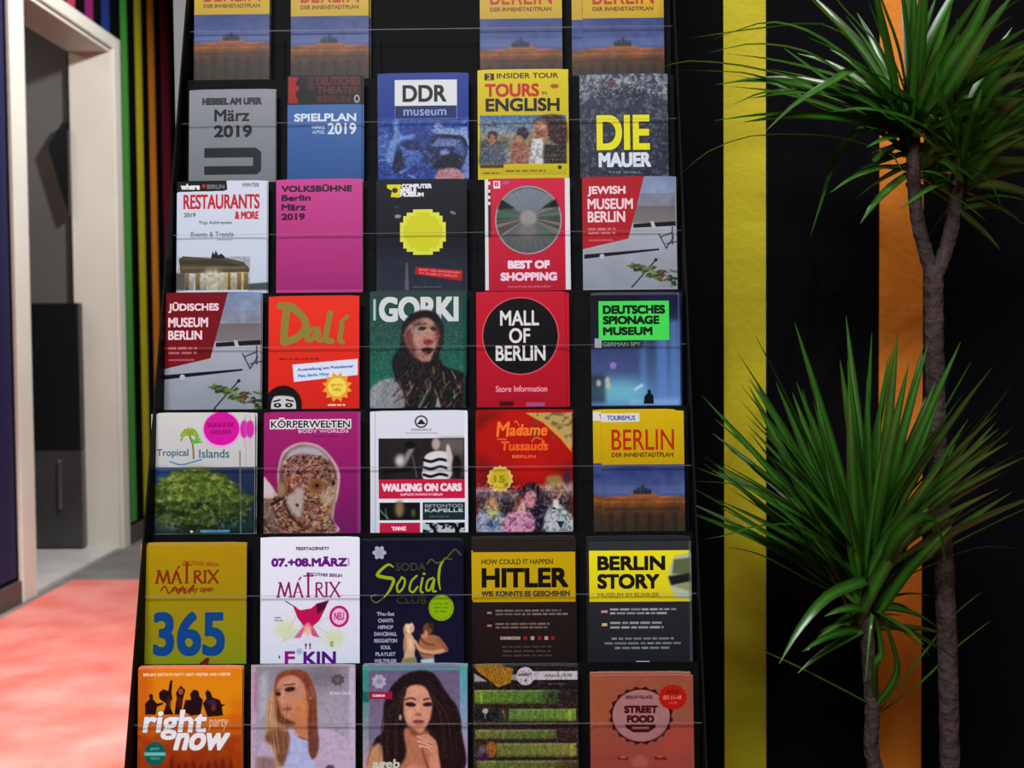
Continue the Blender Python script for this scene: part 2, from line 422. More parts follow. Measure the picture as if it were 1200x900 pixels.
def a_ddr():
    c = Cover(444, 85, 550, 212, (24, 50, 124)); c.z(435, 80, 6.92)
    c.V(60, 30, 800, 500, (30, 58, 138), (20, 50, 132))
    c.N(60, 400, 800, 900, (70, 110, 180), 60, .45)
    c.R(192, 92, 700, 305, (206, 208, 206)); c.T('DDR', 262, 140, 610, 268, (20, 18, 22), 7)
    c.R(192, 305, 700, 412, (24, 40, 92)); c.T('museum', 265, 336, 612, 384, (140, 160, 200), 3)
    for a, b, d, e in ((192, 408, 700, 414), (694, 300, 702, 414), (192, 300, 198, 414)): c.R(a, b, d, e, (120, 145, 195), .7)
    c.G([(180, 440), (220, 420), (235, 540), (340, 540), (345, 575), (250, 590), (200, 640), (190, 760), (150, 790), (110, 700), (150, 600), (185, 550)], (120, 155, 205), .8, 8, True)
    c.G([(60, 560), (130, 520), (140, 640), (90, 700), (60, 700)], (60, 90, 160), .8, 8, True)
    c.G([(240, 650), (330, 640), (420, 700), (330, 780), (240, 760)], (80, 112, 176), .8, 10, True)
    c.G([(190, 720), (240, 660), (260, 800), (220, 860), (180, 840)], (14, 18, 50), .9, 8, True)
    c.G([(260, 600), (380, 600), (440, 700), (380, 680), (260, 650)], (14, 28, 80), .8, 8, True)
    c.G([(480, 500), (780, 480), (800, 640), (770, 620), (740, 570), (540, 545)], (150, 170, 205), .8, 6)
    c.G([(440, 650), (500, 560), (560, 540), (740, 560), (780, 640), (740, 800), (440, 780)], (30, 42, 84), .9, 6, True)
    c.G([(480, 640), (540, 570), (730, 590), (700, 640)], (110, 135, 185), .8, 5)
    c.L([(470, 640), (545, 552), (740, 565), (775, 630)], 22, (12, 18, 40), .9, 3)
    c.E(720, 680, 42, 62, (70, 95, 150), .8, 6); c.E(600, 690, 40, 26, (150, 165, 200), .8, 8)
    c.G([(520, 760), (640, 700), (740, 720), (720, 820), (520, 820)], (12, 14, 34), .9, 8, True)
    c.G([(740, 820), (800, 640), (800, 900), (740, 900)], (120, 140, 185), .8, 6)
    c.E(640, 890, 120, 76, (188, 128, 130), .95, 6)
    c.L([(170, 880), (300, 810), (400, 730)], 16, (60, 90, 180), .7, 4)
    c.E(545, 475, 34, 30, (160, 175, 210), .8, 6)
    for i in range(70):
        r = random.Random(i + 9); x = r.uniform(80, 780); y = r.uniform(440, 880)
        if 340 < x < 480 and y < 620: continue
        c.L([(x, y), (x + r.uniform(-50, 50), y + r.uniform(-24, 24))], r.uniform(5, 16), r.choice([(150, 176, 214), (14, 20, 56), (90, 124, 190), (24, 40, 96), (60, 84, 140)]), .6, 3)
    c.grain(60, 420, 800, 900, 14, .16)
    return c
def a_tours():
    c = Cover(559, 82, 667, 210, (196, 178, 12)); c.z(555, 78, 6.818)
    c.V(30, 28, 770, 400, (204, 186, 14), (190, 172, 12))
    c.R(84, 58, 162, 112, (30, 26, 10)); c.T('2', 104, 66, 140, 104, (196, 178, 12), 2)
    c.T('INSIDER TOUR', 186, 58, 684, 98, (62, 56, 6), 2.5)
    c.T('TOURS', 92, 146, 522, 244, (176, 44, 12), 9); c.T('IN', 552, 208, 590, 232, (120, 90, 10), 2)
    c.E(654, 166, 34, 18, (150, 80, 10), .9, 3)
    c.T('ENGLISH', 98, 264, 688, 362, (24, 20, 10), 9)
    c.V(45, 398, 745, 560, (70, 104, 150), (128, 138, 140)); c.V(45, 555, 745, 800, (140, 122, 92), (110, 96, 76))
    c.L([(110, 480), (200, 490)], 10, (40, 50, 60), .8, 3)
    c.L([(150, 440), (180, 485)], 10, (50, 60, 70), .7, 3)
    c.R(45, 600, 270, 800, (52, 60, 66), .8, 10); c.R(210, 670, 300, 790, (140, 150, 140), .8, 8)
    c.E(146, 560, 40, 38, (40, 24, 22), 1, 4); c.E(146, 592, 27, 42, (150, 100, 72), 1, 4)
    c.G([(50, 690), (110, 640), (180, 640), (240, 660), (230, 800), (50, 800)], (78, 84, 100), 1, 6, True)
    c.E(392, 545, 48, 50, (38, 26, 34), 1, 5); c.E(366, 600, 32, 40, (168, 116, 88), 1, 5)
    c.G([(300, 660), (340, 620), (420, 640), (450, 700), (440, 800), (300, 800)], (148, 92, 76), 1, 6, True)
    c.G([(480, 460), (560, 405), (680, 400), (745, 450), (745, 640), (640, 620), (560, 520)], (56, 28, 30), 1, 8, True)
    c.G([(480, 470), (545, 440), (590, 480), (590, 560), (540, 590), (480, 560)], (172, 128, 96), 1, 8, True)
    c.G([(500, 540), (580, 520), (560, 600), (510, 620)], (120, 62, 40), .8, 8, True)
    c.G([(470, 590), (560, 580), (560, 800), (440, 800)], (196, 194, 190), 1, 6)
    c.R(560, 640, 745, 800, (24, 20, 22), .9, 8); c.R(572, 712, 690, 734, (80, 76, 70), .7, 3)
    c.R(570, 752, 700, 762, (90, 86, 80), .7, 2)
    c.grain(45, 398, 745, 800, 14, .22)
    c.V(45, 792, 745, 880, (196, 178, 14), (178, 160, 12))
    c.R(45, 792, 235, 822, (70, 40, 14), .9, 3); c.B(250, 832, 690, 862, 1, (120, 80, 10), .7)
    c.E(690, 820, 16, 16, (50, 44, 20)); c.B(70, 850, 240, 874, 1, (120, 60, 10), .7)
    return c
def a_mauer():
    c = Cover(679, 87, 783, 210, (52, 58, 72)); c.z(670, 80, 6.923)
    c.V(50, 45, 785, 900, (84, 92, 104), (38, 42, 50))
    c.N(50, 45, 785, 300, (140, 146, 150), 30, .8); c.N(50, 45, 785, 900, (60, 58, 110), 90, .35); c.N(50, 45, 785, 900, (46, 78, 66), 120, .3)
    c.G([(40, 330), (120, 250), (260, 190), (440, 170), (620, 190), (740, 260), (800, 330), (800, 910), (40, 910)], (44, 47, 66), .75, 10, True)
    c.N(50, 300, 785, 900, (88, 92, 100), 60, .22)
    c.R(290, 85, 350, 160, (110, 40, 50), .5, 10); c.R(360, 85, 460, 125, (180, 178, 176), .6, 8)
    c.G([(680, 60), (785, 50), (785, 280), (740, 240)], (112, 124, 130), .6, 8)
    c.L([(70, 290), (180, 200)], 20, (130, 138, 150), .5, 6); c.E(735, 76, 16, 10, (20, 20, 24))
    c.grain(50, 45, 785, 900, 26, .2); c.grain(50, 45, 785, 240, 18, .35)
    c.T('DIE', 208, 395, 622, 662, (214, 208, 30), 15, out=(6, (60, 54, 20))); c.T('MAUER', 218, 698, 632, 806, (206, 210, 216), 11)
    c.T('THE WALL', 288, 846, 560, 862, (120, 124, 130), 2)
    return c
def a_rest():
    c = Cover(207, 212, 314, 344, (190, 196, 208)); c.z(180, 200, 3.75)
    c.V(95, 40, 505, 530, (198, 204, 214), (186, 194, 206))
    c.G([(95, 44), (322, 44), (326, 84), (310, 90), (110, 92), (95, 100)], (18, 16, 18)); c.T('where', 120, 58, 202, 82, (220, 220, 222), 2.4)
    c.R(214, 60, 228, 76, (180, 40, 40)); c.T('BERLIN', 236, 62, 312, 80, (120, 120, 124), 1.6)
    c.T('WINTER', 392, 56, 468, 72, (120, 124, 132), 1); c.T('RESTAURANTS', 132, 106, 468, 168, (186, 34, 48), 3)
    c.T('2019', 134, 186, 184, 204, (90, 92, 98), 1.2); c.T('& MORE', 362, 182, 464, 214, (186, 48, 56), 2.2)
    c.T('Top Addresses', 200, 222, 346, 240, (120, 124, 132), .8); c.T('Events & Trends', 166, 270, 354, 292, (120, 124, 132), .8)
    c.R(280, 302, 350, 308, (150, 154, 160), .7)
    c.V(225, 430, 420, 525, (226, 214, 180), (176, 160, 120))
    c.G([(112, 390), (130, 376), (250, 386), (320, 384), (400, 404), (426, 432), (424, 450), (404, 448), (120, 452)], (92, 84, 62))
    c.G([(118, 396), (300, 392), (420, 430), (400, 424), (120, 410)], (60, 58, 48), .8, 2)
    c.R(126, 424, 410, 432, (150, 130, 90), .6, 1)
    for x, wd in ((142, 18), (188, 20), (224, 10), (330, 14), (372, 18), (402, 18)): c.V(x, 450, x + wd, 526, (160, 132, 84), (110, 84, 50))
    for x in (162, 208, 352): c.V(x, 455, x + 18, 526, (206, 204, 196), (150, 146, 130))
    c.E(262, 480, 50, 50, (214, 208, 190), .8, 10); c.R(100, 450, 142, 526, (88, 76, 74), .9, 4)
    c.G([(255, 388), (262, 356), (270, 370), (276, 352), (288, 374), (300, 366), (318, 380), (312, 388)], (38, 42, 38))
    c.G([(420, 500), (505, 494), (505, 528), (420, 528)], (60, 70, 66), .9, 3)
    c.N(110, 380, 430, 526, (60, 50, 36), 14, .4)
    return c
def a_pink():
    c = Cover(324, 210, 425, 344, (176, 66, 132)); c.z(180, 200, 3.75)
    c.V(540, 38, 925, 525, (188, 72, 138), (158, 44, 110))
    for s, a, b, d, e in (('VOLKSBÜHNE', 564, 62, 872, 92), ('Berlin', 564, 108, 690, 132), ('März', 564, 148, 668, 174), ('2019', 564, 190, 664, 216)):
        c.T(s, a, b, d, e, (54, 10, 44), 3)
    c.R(918, 38, 926, 530, (200, 130, 180), .6)
    return c
def a_pixel():
    c = Cover(441, 210, 547, 344, (24, 24, 28)); c.z(435, 205, 6.567)
    c.V(30, 560, 760, 900, (32, 34, 42), (50, 54, 64)); c.N(30, 30, 760, 900, (14, 16, 50), 120, .4); c.N(30, 640, 760, 900, (60, 66, 74), 30, .3)
    c.G([(122, 72), (230, 72), (220, 175), (150, 170), (160, 120), (122, 100)], (206, 196, 40)); c.E(182, 118, 22, 20, (60, 50, 10))
    c.T('COMPUTER', 236, 72, 464, 102, (214, 216, 218), 4); c.T('SPIELE', 226, 108, 345, 136, (214, 216, 218), 4); c.T('MUSEUM', 226, 140, 400, 166, (214, 216, 218), 4)
    n = 14; cell = 350 / n                                     # a plain round block of yellow squares
    for i in range(n):
        for j in range(n):
            if math.hypot(i - 6.5, j - 6.5) < 7.15:
                c.R(222 + i * cell, 268 + j * cell, 222 + (i + 1) * cell + 1, 268 + (j + 1) * cell + 1, (196, 196, 34) if math.hypot(i - 6.5, j - 6.5) < 6 else (206, 208, 74))
    c.E(205, 320, 26, 15, (150, 154, 150), .9, 4); c.E(195, 248, 22, 10, (60, 66, 60), .9, 4); c.E(628, 296, 26, 12, (130, 130, 132), .9, 4, 20)
    c.G([(265, 680), (280, 680), (290, 890), (255, 890)], (110, 114, 122), .7, 3)
    c.G([(340, 712), (700, 742), (692, 822), (335, 766)], (176, 34, 38), 1, 2)
    c.T('JETZT NEU ENTDECKEN', 366, 726, 680, 744, (220, 110, 110), 1.5, rot=5); c.T('IM MUSEUM BERLIN', 372, 752, 660, 768, (220, 100, 100), 1.5, rot=5)
    c.B(320, 858, 620, 876, 1, (120, 124, 130), .6)
    return c
def a_shop():
    c = Cover(568, 209, 668, 344, (184, 30, 62)); c.z(560, 205, 6.565)
    c.V(90, 22, 680, 890, (192, 36, 70), (176, 22, 50))
    c.R(45, 22, 78, 890, (206, 206, 204)); c.R(672, 22, 715, 890, (206, 206, 208)); c.R(78, 100, 98, 480, (40, 20, 30), .8, 3)
    for y in (50, 110, 160, 205): c.R(78, y, 96, y + 24, (210, 208, 206))
    c.R(120, 44, 172, 104, (218, 206, 210)); c.T('B', 132, 54, 160, 84, (184, 30, 62), 3); c.R(190, 46, 240, 70, (150, 110, 180), .8, 4)
    c.E(388, 350, 258, 266, (142, 144, 148)); c.E(388, 350, 246, 254, (84, 86, 86))
    for i in range(56):                                        # the round glass roof seen from below
        a = 2 * math.pi * i / 56; a2 = a + math.pi / 56 * (1.1 + .5 * math.sin(i * 3)); sn = math.sin(a)
        col = (128, 132, 138) if sn < -.45 else ((96, 100, 98) if sn > .6 else random.Random(i).choice([(40, 76, 54), (136, 122, 114), (150, 140, 132), (84, 52, 48), (54, 110, 76)]))
        r1 = 244
        c.G([(388, 330), (388 + r1 * math.cos(a), 350 + r1 * math.sin(a)), (388 + r1 * math.cos(a2), 350 + r1 * math.sin(a2))], col, .85, 2)
    c.G([(180, 190), (290, 260), (150, 265)], (16, 24, 22), 1, 5); c.G([(600, 190), (490, 260), (625, 250)], (16, 22, 20), 1, 5)
    c.G([(200, 160), (388, 95), (580, 160), (470, 270), (300, 270)], (124, 134, 144), .75, 8)
    for i in range(-4, 5): c.L([(388 + i * 12, 270), (388 + i * 42, 110)], 4, (90, 96, 104), .5, 1)
    c.E(388, 335, 66, 62, (164, 160, 154), .9, 8); c.E(380, 430, 70, 60, (138, 122, 120), .6, 14)
    for k in (90, 150, 205): c.E(388, 350, k, k * 1.03, (110, 112, 110), .12, 3)
    c.T('BEST OF', 232, 668, 545, 722, (224, 206, 214), 7); c.T('SHOPPING', 176, 760, 600, 815, (224, 196, 208), 7)
    c.T('HIGHLIGHTS UND GESCHÄFTE IN BERLIN', 225, 856, 555, 872, (212, 150, 170), 1)
    return c
def museum(c, red, words, k, de):
    """the museum leaflet in the coordinates of a 330 x 390 card at k"""
    ox, oy, sc = k; c.z(ox, oy, sc)
    c.V(0, 0, 330, 150, (104, 120, 148), (136, 134, 140)); c.N(0, 0, 330, 110, (160, 176, 200), 40, .6); c.N(0, 60, 330, 150, (96, 90, 92), 30, .5)
    c.V(0, 105, 330, 165, (110, 104, 102), (120, 116, 116))
    c.V(0, 165, 330, 395, (168, 172, 180), (146, 150, 158)); c.N(0, 165, 330, 395, (120, 124, 132), 60, .35)
    c.G([(180, 168), (330, 160), (330, 176), (180, 182)], (24, 24, 28)); c.G([(240, 160), (252, 160), (260, 184), (246, 184)], (170, 174, 180))
    c.G([(5, 275), (270, 256), (270, 262), (150, 275), (5, 290)], (22, 22, 26)); c.E(68, 282, 9, 9, (170, 174, 180))
    for a in ([(270, 205), (296, 255)], [(296, 255), (322, 215)], [(296, 240), (330, 232)], [(276, 216), (316, 200)], [(318, 180), (318, 240)]): c.L(a, 4, (40, 42, 46), .85, .5)
    c.L([(172, 392), (256, 298)], 5, (46, 48, 54)); c.E(258, 296, 6, 6, (30, 32, 36))
    for i in range(70):
        r = random.Random(i); t = r.random(); x = 170 + 160 * t + r.uniform(-8, 8); y = 318 + 46 * t + r.uniform(-20, 22) * (.4 + t)
        c.E(x, y, r.uniform(5, 14), r.uniform(3, 6), r.choice([(70, 104, 44), (50, 78, 36), (104, 124, 60), (40, 58, 34), (90, 60, 44)]), .9, 1, r.uniform(-40, 40))
    c.G([(0, 0), (220, 0), (162, 220), (0, 256)], red)
    for s, y0, y1, x1 in words: c.T(s, 20, y0, x1, y1, (222, 196, 200), 2.6)
    c.B(20, 178, 145, 208, 2, (220, 150, 156), .8, .5, 3); c.R(20, 222, 108, 228, (220, 150, 156), .5)
def a_jewish():
    c = Cover(682, 207, 793, 344, (150, 150, 156))
    museum(c, (164, 30, 40), (('JEWISH', 34, 68, 152), ('MUSEUM', 78, 114, 178), ('BERLIN', 124, 160, 150)), (682, 207, 3.0), 0)
    return c
def a_judisch():
    c = Cover(191, 343, 307, 478, (130, 130, 136))
    museum(c, (116, 16, 24), (('JÜDISCHES', 32, 66, 188), ('MUSEUM', 84, 114, 152), ('BERLIN', 128, 156, 132)), (191, 343, 2.86), 1)
    return c
def a_dali():
    c = Cover(315, 347, 422, 478, (214, 50, 34)); c.z(170, 330, 4.444)
    c.V(645, 72, 1120, 660, (216, 54, 36), (204, 40, 30)); g = (138, 126, 60)
    c.L([(742, 140), (730, 210), (724, 312)], 40, g, 1, 0, True); c.L([(705, 125), (765, 132), (828, 190), (838, 240), (795, 290), (728, 316)], 38, g, 1, 0, True)
    c.L([(905, 250), (870, 250), (842, 285), (865, 305), (905, 262), (905, 300), (925, 305)], 27, g, 1, 0, True)
    c.L([(968, 165), (955, 230), (945, 300), (975, 312)], 30, g, 1, 0, True); c.L([(1030, 232), (1018, 300), (1030, 316)], 27, g, 1, 0, True); c.L([(1020, 218), (1058, 182)], 18, g)
    c.B(700, 345, 1010, 376, 1, (170, 70, 36), .6); c.B(700, 394, 985, 412, 1, (110, 26, 20), .7)
    c.G([(770, 432), (1112, 404), (1112, 488), (778, 522)], (206, 212, 226))
    c.T('Ausstellung am Potsdamer', 796, 452, 1090, 470, (90, 110, 170), 1, rot=-3.5); c.T('Platz Berlin Mitte', 800, 484, 960, 498, (60, 140, 190), 1, rot=-3.5)
    st = [(1004 + (80 if i % 2 else 58) * math.cos(i * math.pi / 12), 550 + (80 if i % 2 else 58) * math.sin(i * math.pi / 12)) for i in range(24)]
    c.G(st, (224, 160, 50)); c.E(1004, 550, 48, 48, (226, 206, 90)); c.T('JETZT', 972, 534, 1036, 548, (206, 140, 40), 1.4); c.T('NEU', 984, 556, 1026, 570, (206, 140, 40), 1.4)
    c.E(722, 640, 98, 100, (30, 20, 22)); c.E(724, 650, 66, 80, (196, 194, 190)); c.G([(655, 600), (700, 566), (770, 572), (800, 610), (760, 596), (700, 592)], (26, 18, 20), 1, 2, True)
    c.L([(672, 622), (705, 614)], 8, (30, 26, 28)); c.L([(738, 614), (775, 622)], 8, (30, 26, 28)); c.E(692, 642, 20, 12, (30, 26, 30)); c.E(752, 642, 20, 12, (30, 26, 30)); c.E(692, 641, 7, 6, (180, 180, 180)); c.E(752, 641, 7, 6, (180, 180, 180))
    c.B(955, 634, 1078, 652, 1, (226, 214, 206), .9)
    return c
def a_gorki():
    c = Cover(433, 341, 546, 478, (26, 92, 80)); c.z(430, 330, 6)
    c.V(20, 70, 692, 880, (46, 62, 60), (28, 120, 96)); c.V(20, 60, 692, 260, (58, 66, 66), (32, 84, 76)); c.N(20, 60, 692, 880, (24, 78, 72), 80, .4)
    c.R(42, 118, 60, 268, (176, 178, 178)); c.T('GORKI', 92, 112, 640, 272, (196, 200, 198), 14)
    hd = (26, 22, 24)
    c.G([(175, 560), (235, 440), (245, 320), (300, 235), (390, 200), (480, 215), (535, 290), (540, 420), (510, 520), (560, 600), (690, 660), (690, 880), (220, 880), (200, 700)], hd, 1, 6, True)
    c.G([(20, 760), (100, 690), (200, 690), (260, 880), (20, 880)], (150, 148, 152), .95, 8, True)
    c.G([(262, 380), (300, 300), (380, 255), (450, 262), (500, 330), (505, 430), (470, 500), (440, 560), (370, 550), (300, 480)], (168, 128, 114), 1, 8, True)
    c.G([(262, 380), (300, 320), (330, 400), (340, 500), (300, 470)], (122, 72, 62), .8, 12, True); c.E(350, 410, 40, 34, (190, 140, 124), .7, 14)
    c.E(350, 290, 50, 24, (60, 40, 40), .5, 14, -20)
    c.E(390, 328, 28, 15, (44, 32, 30), .95, 4, -8); c.E(470, 330, 24, 15, (44, 32, 30), .95, 4, 8); c.L([(345, 300), (420, 296)], 10, (60, 42, 38), .7, 3)
    c.L([(438, 330), (446, 400)], 14, (190, 150, 130), .7, 5); c.E(434, 424, 36, 20, (126, 34, 38), .9, 7); c.E(424, 480, 38, 18, (84, 30, 26), .95, 5)
    c.G([(300, 330), (262, 400), (300, 500), (360, 550), (330, 440)], (92, 50, 46), .7, 14, True); c.G([(395, 470), (470, 470), (450, 500), (420, 520), (395, 500)], (46, 22, 20), .9, 5, True); c.G([(470, 300), (520, 330), (520, 440), (480, 500), (500, 400)], (70, 40, 38), .8, 10, True)
    c.E(490, 380, 18, 40, (150, 70, 64), .6, 8); c.E(400, 520, 34, 26, (150, 110, 90), .8, 8)
    for i in range(90):
        r = random.Random(i * 3); x = r.uniform(210, 680); y = r.uniform(560, 880)
        if y < 560 + abs(x - 420) * .35: continue
        c.L([(x, y), (x + r.uniform(-50, 30), y + r.uniform(20, 80))], r.uniform(6, 16), r.choice([(70, 74, 50), (120, 108, 74), (96, 36, 40), (44, 52, 36), (150, 132, 100), (30, 34, 30), (120, 60, 62)]), .75, 3)
    for i in range(14):
        r = random.Random(i * 5 + 1); c.L([(110 + i * 9, 700 + r.uniform(-10, 20)), (60 + i * 16, 880)], 7, (110, 108, 116), .5, 3)
    c.G([(480, 880), (500, 800), (520, 880)], (170, 170, 166), .9, 4); c.L([(370, 880), (430, 760)], 14, (130, 140, 130), .7, 4)
    c.R(682, 70, 692, 880, (20, 60, 56), .8)
    c.grain(20, 280, 692, 880, 12, .11)
    return c
def a_mall():
    c = Cover(558, 341, 664, 478, (178, 22, 46)); c.z(420, 330, 3)
    c.V(415, 34, 728, 440, (184, 26, 52), (168, 16, 38))
    c.E(571, 190, 137, 137, (200, 90, 100)); c.E(571, 190, 133, 133, (14, 12, 14))
    c.T('MALL', 500, 102, 636, 152, (210, 208, 204), 2.3); c.T('OF', 532, 164, 604, 214, (210, 208, 204), 2.3); c.T('BERLIN', 484, 226, 658, 276, (210, 208, 204), 2.3)
    c.T('Store Information', 482, 366, 664, 386, (224, 150, 160), 1); c.R(495, 420, 545, 436, (60, 10, 20), .9, 2); c.R(588, 424, 656, 438, (160, 120, 160), .7, 2)
    return c
def a_spy():
    c = Cover(692, 343, 798, 478, (28, 36, 66)); c.z(685, 338, 6.425)
    c.V(42, 30, 715, 880, (20, 22, 40), (96, 130, 176)); c.N(42, 440, 400, 640, (70, 60, 120), 50, .6)
    for x, wd, a in ((420, 40, .5), (540, 80, .6), (640, 60, .65), (690, 30, .4), (590, 30, .3)): c.R(x, 240, x + wd, 880, (98, 140, 200), a, 14)
    c.R(42, 30, 440, 440, (16, 16, 26), .75, 14); c.R(400, 30, 700, 130, (28, 30, 72), .7, 14)
    c.E(260, 780, 220, 90, (120, 190, 200), .75, 40); c.R(42, 640, 150, 860, (40, 50, 60), .7, 14)
    for x, y in ((100, 710), (165, 690), (170, 730)): c.E(x, y, 18, 26, (190, 186, 160), .9, 8)
    c.E(210, 578, 26, 26, (140, 120, 180), .95, 5); c.L([(60, 652), (340, 652)], 8, (90, 100, 110), .6, 3)
    c.L([(375, 760), (430, 725)], 18, (190, 214, 226), .9, 6)
    c.R(330, 830, 715, 880, (170, 190, 220), .5, 16)
    c.G([(438, 868), (446, 810), (468, 790), (470, 765), (480, 758), (492, 768), (494, 790), (512, 806), (514, 868)], (12, 16, 26), 1, 2)
    c.R(105, 92, 640, 388, (70, 206, 84)); c.N(105, 92, 640, 388, (90, 220, 100), 120, .4)
    for s, y0, y1, x1 in (('DEUTSCHES', 128, 186, 605), ('SPIONAGE', 208, 264, 560), ('MUSEUM', 292, 346, 508)): c.T(s, 142, y0, x1, y1, (10, 34, 18), 8)
    c.R(72, 372, 125, 445, (150, 160, 170)); c.T('GERMAN SPY', 135, 402, 420, 432, (110, 140, 120), 2); c.R(42, 30, 715, 46, (90, 90, 96), .8, 2); c.R(706, 30, 718, 880, (110, 130, 170), .5)
    return c
def a_trop():
    c = Cover(177, 484, 300, 626, (190, 190, 186)); c.z(160, 470, 4.286)
    c.V(72, 58, 600, 330, (196, 196, 190), (182, 182, 180)); c.V(72, 330, 600, 660, (36, 52, 84), (24, 34, 44))
    c.G([(72, 345), (200, 340), (260, 360), (72, 470)], (46, 70, 116), 1, 10, True)
    c.G([(84, 500), (110, 420), (200, 350), (300, 335), (400, 350), (500, 420), (560, 480), (560, 560), (450, 620), (300, 640), (150, 620), (90, 560)], (62, 80, 26), 1, 14, True)
    c.G([(200, 600), (300, 560), (480, 540), (560, 600), (480, 650), (220, 650)], (26, 38, 20), .8, 20, True)
    for i in range(380):
        r = random.Random(i); a = r.uniform(0, 6.28); d = r.random() ** .5; x = 300 + 230 * d * math.cos(a); y = 480 + 135 * d * math.sin(a)
        q = (y - 350) / 280
        c.E(x, y, r.uniform(14, 34), r.uniform(6, 14), r.choice([(104, 126, 34), (80, 104, 26), (58, 80, 22), (128, 142, 60), (70, 92, 40)] if q < .55 else [(44, 62, 20), (30, 44, 18), (76, 96, 34), (54, 74, 24)]), .75, 3, r.uniform(-30, 30))
    c.R(460, 470, 600, 500, (84, 104, 40), .7, 8); c.R(430, 590, 600, 640, (24, 60, 50), .7, 10); c.R(80, 590, 200, 650, (70, 92, 74), .6, 12)
    c.T('Tropical', 102, 238, 262, 282, (60, 110, 120), 1.6); c.T('Islands', 318, 240, 470, 282, (60, 110, 120), 1.6); c.L([(170, 300), (230, 315), (330, 290)], 7, (60, 120, 160), .9, 0, True)
    c.L([(290, 285), (285, 220), (268, 170)], 9, (130, 110, 60), 1, 0, True)
    for a in (-160, -130, -100, -70, -40, -10, 20, 160): c.L([(268, 165), (268 + 30 * math.cos(R(a)), 160 + 26 * math.sin(R(a))), (268 + 46 * math.cos(R(a)), 172 + 34 * math.sin(R(a)) + 10)], 9, (130, 160, 40), 1, 1, True)
    for a in (-150, -100, -50, 0, 170): c.L([(305, 205), (305 + 24 * math.cos(R(a)), 202 + 20 * math.sin(R(a)))], 9, (90, 170, 70), 1, 1)
    c.E(430, 140, 96, 92, (216, 150, 206)); c.E(430, 138, 90, 82, (198, 22, 150)); c.T('SAUNA & SPA', 358, 106, 494, 130, (140, 10, 106), 1.6); c.T('INKLUSIVE', 378, 144, 478, 164, (140, 10, 106), 1.4)
    for x in (545, 575): c.E(x, 140, 20, 44, (198, 30, 156), .95, 3); c.L([(x, 75), (x, 230)], 4, (190, 90, 170), .7)
    c.L([(524, 250), (530, 655)], 7, (110, 116, 110), .85, 1); c.L([(555, 70), (555, 330)], 4, (150, 150, 150), .6)
    c.R(325, 640, 475, 654, (90, 150, 180), .9, 2); c.E(282, 648, 8, 6, (200, 200, 200))
    c.inside([(84, 500), (200, 350), (400, 350), (560, 480), (560, 600), (300, 655), (90, 600)], lambda: c.grain(72, 330, 600, 655, 14, .2))
    return c
